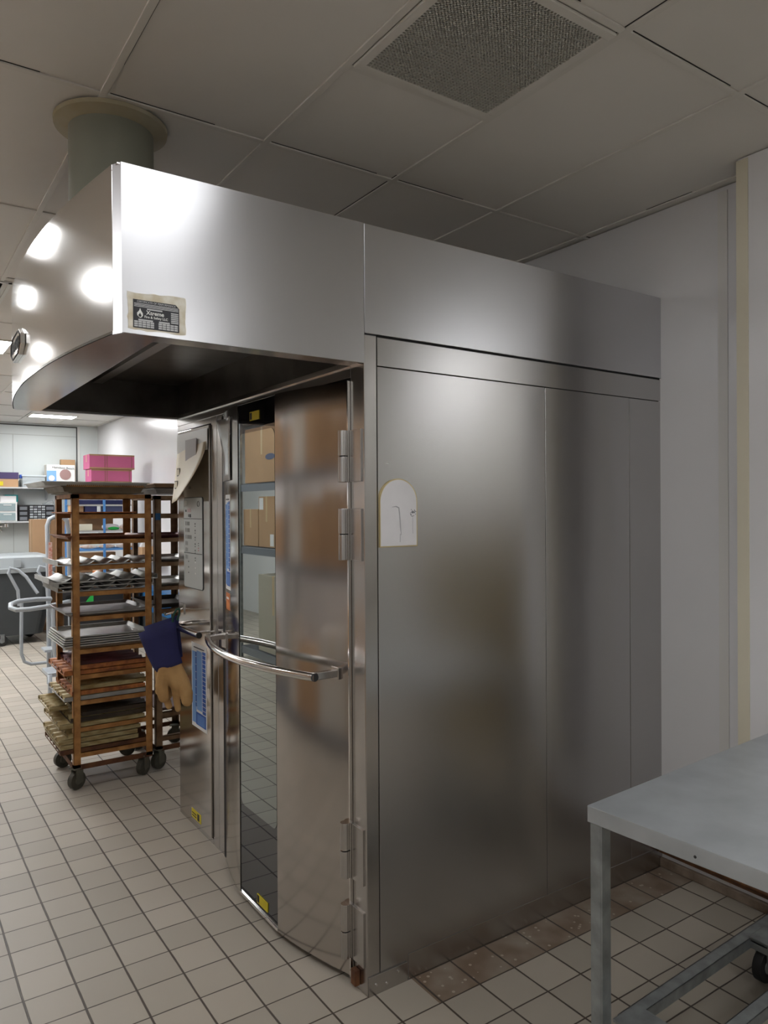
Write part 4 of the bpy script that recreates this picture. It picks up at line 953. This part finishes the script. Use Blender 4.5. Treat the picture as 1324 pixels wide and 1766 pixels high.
carton('cream packet on the wire shelf of the blue shelving', 0.70, 0.90, 7.92, 8.1, 1.461, 1.545, mat('cream_packet', srgb(224, 220, 200), 0.5), name='packet')
carton('wide cardboard box on the blue shelving behind the bread bags', 0.70, 1.22, 8.15, 8.33, 1.461, 1.65, CARD_D)
carton('wide cardboard box on the blue shelving behind the orange tubs', 0.70, 1.25, 8.15, 8.33, 0.901, 1.16, CARD_D)
def bag(label, x0, x1, y, z0, h, m=BREAD, cat='bread bag', name='bread_bag'):
    mb = MB(); N_ = 8; P_ = []
    for i in range(N_+1):
        s = i/N_; r_ = h*0.5*(math.sin(PI*min(max(s, .04), .96))**0.4); P_.append(((x0+(x1-x0)*s, y, z0+h*0.5), r_))
    mb.tube([p for p, r_ in P_], [r_ for p, r_ in P_], 12)
    return tag(mb.build(name, m, smooth=True), label, cat, GB)
bag('white and pink wrapped bread bag on the wire shelf', 1.04, 1.25, 8.0, 1.461, 0.085, mat('white_bag', srgb(236, 226, 226), 0.35))
bag('green ended wrapped loaf beside the white bread bag', 1.10, 1.24, 7.93, 1.461, 0.045, GREEN)
bag('tan bagged bun at the right end of the wire shelf', 1.26, 1.40, 8.0, 1.461, 0.075)
for (a_, b_, lb) in ((0.76, 0.98, 'bagged pastries at the left on the blue beam shelf'), (1.00, 1.20, 'bagged pastries in the middle of the blue beam shelf'), (1.22, 1.40, 'bagged pastries at the right on the blue beam shelf')): bag(lb, a_, b_, 8.0, 1.221, 0.05)
for k, (z, lb) in enumerate(((0.901, 'lower'), (0.952, 'middle'), (1.003, 'upper'))):
    t2 = thing('food_tub', (0.98, 8.0, z), 'round tub of orange food, %s of the three stacked' % lb, 'tub', GB)
    MB().cyl((0.98, 8.0, z), 0.062, 0.036, 'z', 20).build('cup', ORANGE_F, t2); MB().cyl((0.98, 8.0, z+0.036), 0.066, 0.010, 'z', 20).build('lid', mat('tub_lid', srgb(230, 205, 180), 0.4), t2)
bag('crumpled white and black bag right of the orange tubs', 1.12, 1.36, 8.0, 0.901, 0.10, PAPER, 'bag', 'plastic_bag')
# bins under
t = thing('black_bin', (1.1, 8.0, 0.2), 'black bin with a green tag under the blue shelving', 'bin')
MB().box(0.60, 1.46, 7.75, 8.2, 0.12, 0.72).box(0.69, 1.45, 7.74, 8.21, 0.70, 0.73).build('tub', BLACK_PL, t, bevel=0.01)
MB().prism([(0.75, 0.53), (0.865, 0.53), (0.865, 0.68)], 'y', 7.735, 7.742).build('tag', GREEN, t)
tag(MB().box(1.50, 1.68, 6.5, 8.4, 0.40, 0.68).box(1.49, 1.68, 6.45, 8.45, 0.66, 0.70).build('blue_bin', BLUE_BIN, bevel=0.01), 'blue plastic bin low against the right wall, behind the second rack', 'bin')
tag(MB().box(1.50, 1.68, 6.6, 8.4, 0.0, 0.399).build('low_cabinet', GREY_TUB), 'grey low cabinet under the blue bin by the right wall', 'cabinet')
bag('yellow-green bag lying in the blue bin', 1.50, 1.62, 7.3, 0.70, 0.05, mat('lime', srgb(190, 200, 90), 0.5), 'bag', 'plastic_bag')
t = thing('paper_tray', (1.5, 7.9, 1.10), 'open cardboard tray with white papers by the right wall', 'tray'); 
MB().box(1.475, 1.68, 7.7, 8.3, 1.10, 1.23).build('tray', CARD, t); MB().prism([(1.49, 1.23), (1.58, 1.23), (1.57, 1.29), (1.53, 1.31)], 'y', 7.8, 8.1).build('papers', PAPER, t)
tag(MB().box(1.475, 1.69, 7.3, 8.5, 1.06, 1.098).build('side_shelf', SHELFW), 'grey shelf board on the right wall under the paper tray', 'shelf')
tag(MB().box(1.672, 1.688, 4.4, 6.6, 1.12, 1.42).build('notice_board', PAPER), 'white board with pinned sheets on the right wall beyond the racks', 'board')

# grey tub on wheels
t = thing('utility_tub', (-0.1, 8.6, 0), 'large dark grey tub with a pale rim and lid, far left by the ladder', 'tub')
mb = MB(); prof = [(0.82, 0.13), (0.86, 0.50), (0.90, 0.93)]
def ring(sx, sy, z, r_=0.12):
    P_ = []
    for (cx_, cy_, a0) in ((sx-r_, sy-r_, 0), (-sx+r_, sy-r_, PI/2), (-sx+r_, -sy+r_, PI), (sx-r_, -sy+r_, 1.5*PI)):
        for i in range(6): a_ = a0+PI/2*i/5; P_.append(mb.bm.verts.new((-0.27+cx_+r_*math.cos(a_), 8.75+cy_+r_*math.sin(a_), z)))
    return P_
R1 = [ring(0.66, 0.40, 0.12), ring(0.73, 0.44, 0.5), ring(0.77, 0.47, 0.94)]
for A_, B_ in zip(R1[:-1], R1[1:]):
    for k in range(24): mb.bm.faces.new((A_[k], A_[(k+1) % 24], B_[(k+1) % 24], B_[k]))
mb.bm.faces.new(R1[0]); mb.bm.faces.new(R1[-1])
mb.build('tub_body', GREY_TUB, t)
mb = MB(); R1 = [ring(0.80, 0.50, 0.93), ring(0.81, 0.51, 0.985), ring(0.78, 0.48, 0.99), ring(0.76, 0.46, 1.12), ring(0.70, 0.40, 1.145)]
for A_, B_ in zip(R1[:-1], R1[1:]):
    for k in range(24): mb.bm.faces.new((A_[k], A_[(k+1) % 24], B_[(k+1) % 24], B_[k]))
mb.bm.faces.new(R1[0]); mb.bm.faces.new(R1[-1])
mb.build('lid', GREY_RIM, t); MB().box(0.02, 0.10, 8.235, 8.27, 1.0, 1.10).build('latch', GREY_RIM, t)
caster('caster', -0.12, 8.35, 0.07, 0.05, t, 0.15, 0.3)
caster('caster', -0.80, 8.35, 0.07, 0.05, t, 0.15, 0.3)
caster('caster', 0.30, 8.95, 0.07, 0.05, t, 0.15, 0.3)
# platform ladder
t = thing('platform_ladder', (-0.05, 5.5, 0), 'grey painted platform step ladder with looped handrail left of the loaded rack', 'ladder')
xl, xr = -0.050, 0.115
MB().tube([(xl-0.002, 5.55, 0.05), (xl-0.006, 5.52, 0.6), (xl-0.015, 5.48, 1.2), (xl-0.025, 5.45, 1.58), (xl-0.005, 5.45, 1.64), (xl+0.03, 5.45, 1.66), (xr-0.045, 5.45, 1.66), (xr-0.015, 5.45, 1.62), (xr+0.005, 5.48, 1.52), (xr+0.02, 5.52, 1.1), (xr+0.03, 5.55, 0.5), (xr+0.03, 5.6, 0.05)], 0.021, 12).build('back_frame', LADDER, t)
MB().tube([(xl, 5.44, 0.88), (-0.20, 5.35, 0.895), (-0.36, 5.25, 0.90), (-0.43, 5.18, 0.885), (-0.44, 5.12, 0.86), (-0.40, 5.06, 0.845), (-0.30, 5.04, 0.845), (-0.12, 5.08, 0.855), (0.02, 5.12, 0.875), (0.10, 5.2, 0.88)], 0.021, 12).build('guard_loop', LADDER, t)
for (x, dy) in ((-0.27, 0), (0.0, 0.05)):
    MB().tube([(x-0.01, 5.75+dy, 0.80), (x-0.02, 5.75+dy, 0.95), (x-0.10, 5.75+dy, 1.12), (x-0.085, 5.75+dy, 1.17), (x-0.02, 5.75+dy, 1.15), (x+0.05, 5.72+dy, 1.08), (x+0.14, 5.65+dy, 0.92)], 0.016, 10).build('top_arm', LADDER, t)
MB().tube([(-0.28, 5.6, 0.85), (-0.285, 5.6, 0.5), (-0.285, 5.6, 0.36), (-0.26, 5.6, 0.28), (-0.20, 5.6, 0.25), (-0.06, 5.6, 0.25), (-0.01, 5.6, 0.30), (0.0, 5.6, 0.5), (0.0, 5.6, 0.82)], 0.016, 10).build('leg_loop', LADDER, t)
MB().tube([(-0.10, 5.08, 0.86), (-0.105, 5.0, 0.5), (-0.09, 4.95, 0.30)], 0.018, 10).build('front_leg', LADDER, t)
MB().tube([(-0.15, 4.95, 0.02), (-0.15, 4.95, 0.26)], 0.018, 10).build('front_leg', LADDER, t)
for (z, y) in ((0.27, 4.95), (0.05, 4.85)):
    MB().box(-0.165, 0.14, y, y+0.30, z-0.035, z).build('step', LADDER, t, bevel=0.003)
MB().box(-0.13, 0.12, 5.3, 5.5, 0.40, 0.42).build('platform', LADDER, t)
MB().box(xl-0.017, xl+0.012, 5.42, 5.455, 1.05, 1.42).build('sticker', mat('red_sticker', srgb(206, 178, 166), 0.5, col2=srgb(190, 110, 90), nscale=30, stretch=(1, 1, 2)), t)
tag(MB().tube([(-0.02, 5.2, 0.80), (0.03, 5.2, 0.93), (0.10, 5.2, 0.95), (0.12, 5.22, 0.80), (0.10, 5.2, 0.55)], [0.03, 0.06, 0.06, 0.05, 0.03], 10).build('dark_cloth', BLACK_PL, smooth=True), 'black cloth draped over the ladder loop', 'cloth')

# ================================================================== ACROSS THE AISLE (seen in the oven's reflections)
XS = -2.30
t = thing('storage_shelving', (XS-0.25, 4.3, 0), 'grey wire shelving of cartons across the aisle, mirrored in the oven window', 'shelving')
for y in (2.7, 5.93):
    for x in (XS, XS-0.5): MB().box(x-0.015, x+0.015, y-0.015, y+0.015, 0, 2.85).build('post', GALV, t)
for z in (2.02, 1.30, 0.14):
    mb = MB().box(XS-0.012, XS+0.004, 2.7, 5.93, z-0.09, z-0.012).box(XS-0.5, XS-0.49, 2.7, 5.93, z-0.04, z)
    for k in range(110): mb.box(XS-0.5, XS, 2.7+k*0.0293, 2.7+k*0.0293+0.006, z-0.008, z)
    mb.build('wire_deck', mat('shelf_lip', srgb(130, 134, 142), 0.4, 0.3), t)
GC = 'cartons on the shelving across the aisle'
def mc(label, y0, y1, z0, h, d=0.4, m=CARD, ex=None): return carton(label, XS-d, XS-0.02, y0, y1, z0, z0+h, m, GC, extra=ex)
def logo(bb):
    mb = MB(); n_ = 24; c_ = []
    mb.bm.faces.new([mb.bm.verts.new((XS-0.018, 5.18+0.12*math.cos(2*PI*k/n_), 2.30+0.035*math.sin(2*PI*k/n_))) for k in range(n_)])
    bb(mb, 'oval_print', mat('oval_blue', srgb(70, 80, 110), 0.5))
mc('tall carton with a dark oval print, top shelf across the aisle', 4.95, 5.85, 2.025, 0.62, ex=logo)
mc('small carton stacked on another, top shelf across the aisle', 4.45, 4.92, 2.025, 0.22)
mc('small carton on top of its like, top shelf across the aisle', 4.47, 4.90, 2.248, 0.20)
mc('pale carton on the top shelf across the aisle', 4.05, 4.40, 2.025, 0.55, m=mat('pale_carton', srgb(206, 200, 192), 0.8))
mc('orange brown carton on the top shelf across the aisle', 3.40, 4.0, 2.025, 0.62)
mc('long carton at the near end of the top shelf across the aisle', 2.75, 3.35, 2.025, 0.40)
mc('short plain carton at the far end of the middle shelf', 5.50, 5.90, 1.305, 0.42)
mc('tall carton with white labels on the middle shelf', 5.08, 5.48, 1.305, 0.56, ex=lambda bb: bb(MB().box(XS-0.021, XS-0.018, 5.10, 5.19, 1.32, 1.45).box(XS-0.021, XS-0.018, 5.36, 5.46, 1.72, 1.85), 'label', PAPER))
mc('narrow carton beside the tall labelled one', 4.80, 5.05, 1.305, 0.42)
mc('wide carton in the middle of the middle shelf', 4.1, 4.75, 1.305, 0.46)
mc('wide carton at the near end of the middle shelf', 2.8, 4.05, 1.305, 0.40)
mc('big pale carton on the bottom shelf', 4.75, 5.5, 0.145, 0.85, m=mat('pale_grey_carton', srgb(176, 170, 154), 0.8))
mc('plain carton on the bottom shelf next to the big pale one', 3.6, 4.65, 0.145, 0.60)
t = thing('storage_shelving', (XS-0.25, 1.0, 0), 'nearer grey wire shelving of cartons across the aisle, mirrored in the steel door', 'shelving')
for y in (-0.75, 2.62):
    for x in (XS, XS-0.5): MB().box(x-0.015, x+0.015, y-0.015, y+0.015, 0, 2.85).build('post', GALV, t)
for z in (2.02, 1.30, 0.14):
    mb = MB().box(XS-0.012, XS+0.004, -0.75, 2.62, z-0.09, z-0.012).box(XS-0.5, XS-0.49, -0.75, 2.62, z-0.04, z)
    for k in range(100): mb.box(XS-0.5, XS, -0.75+k*0.0337, -0.75+k*0.0337+0.006, z-0.008, z)
    mb.build('wire_deck', mat('shelf_lip', srgb(130, 134, 142), 0.4, 0.3), t)
rn2 = random.Random(11)
ROWS = (('top', 2.025, 0.42, 0.62), ('middle', 1.305, 0.38, 0.6), ('bottom', 0.145, 0.5, 0.95))
for rn_, z, ha, hb_ in ROWS:
    y = -0.72; k = 0
    while y < 2.5:
        wd = min(rn2.uniform(0.42, 0.72), 2.58-y)
        if wd < 0.2: break
        k += 1
        mc('carton %s on the %s shelf of the nearer aisle unit' % (('nearest the viewpoint', 'second along', 'in the middle', 'fourth along', 'second from the far end', 'at the far end', 'squeezed at the far post', 'last in line')[k-1], rn_), y, y+wd-0.03, z, rn2.uniform(ha, hb_), m=CARD if rn2.random() < 0.75 else mat('pale_carton', srgb(206, 200, 192), 0.8))
        y += wd
tag(MB().box(XS-0.48, XS-0.435, 4.62, 5.90, 0.146, 1.20).build('storage_bin', mat('dark_green', srgb(52, 66, 62), 0.5), bevel=0.01), 'dark green upright bin behind the big pale carton on the bottom shelf', 'bin')
# yellow-olive cabinet to the right, mirrored softly in the oven side
t = thing('olive_cabinet', (2.65, -2.2, 0), 'olive yellow cabinet off to the right, mirrored softly in the oven side', 'cabinet')
MB().box(2.25, 3.05, -2.7, -2.0, 0.0, 1.62).build('body', OLIVE_CAB, t, bevel=0.01)
MB().box(2.28, 2.645, -2.0, -1.985, 0.06, 1.58).build('door', OLIVE_CAB, t); MB().box(2.655, 3.02, -2.0, -1.985, 0.06, 1.58).build('door', OLIVE_CAB, t)
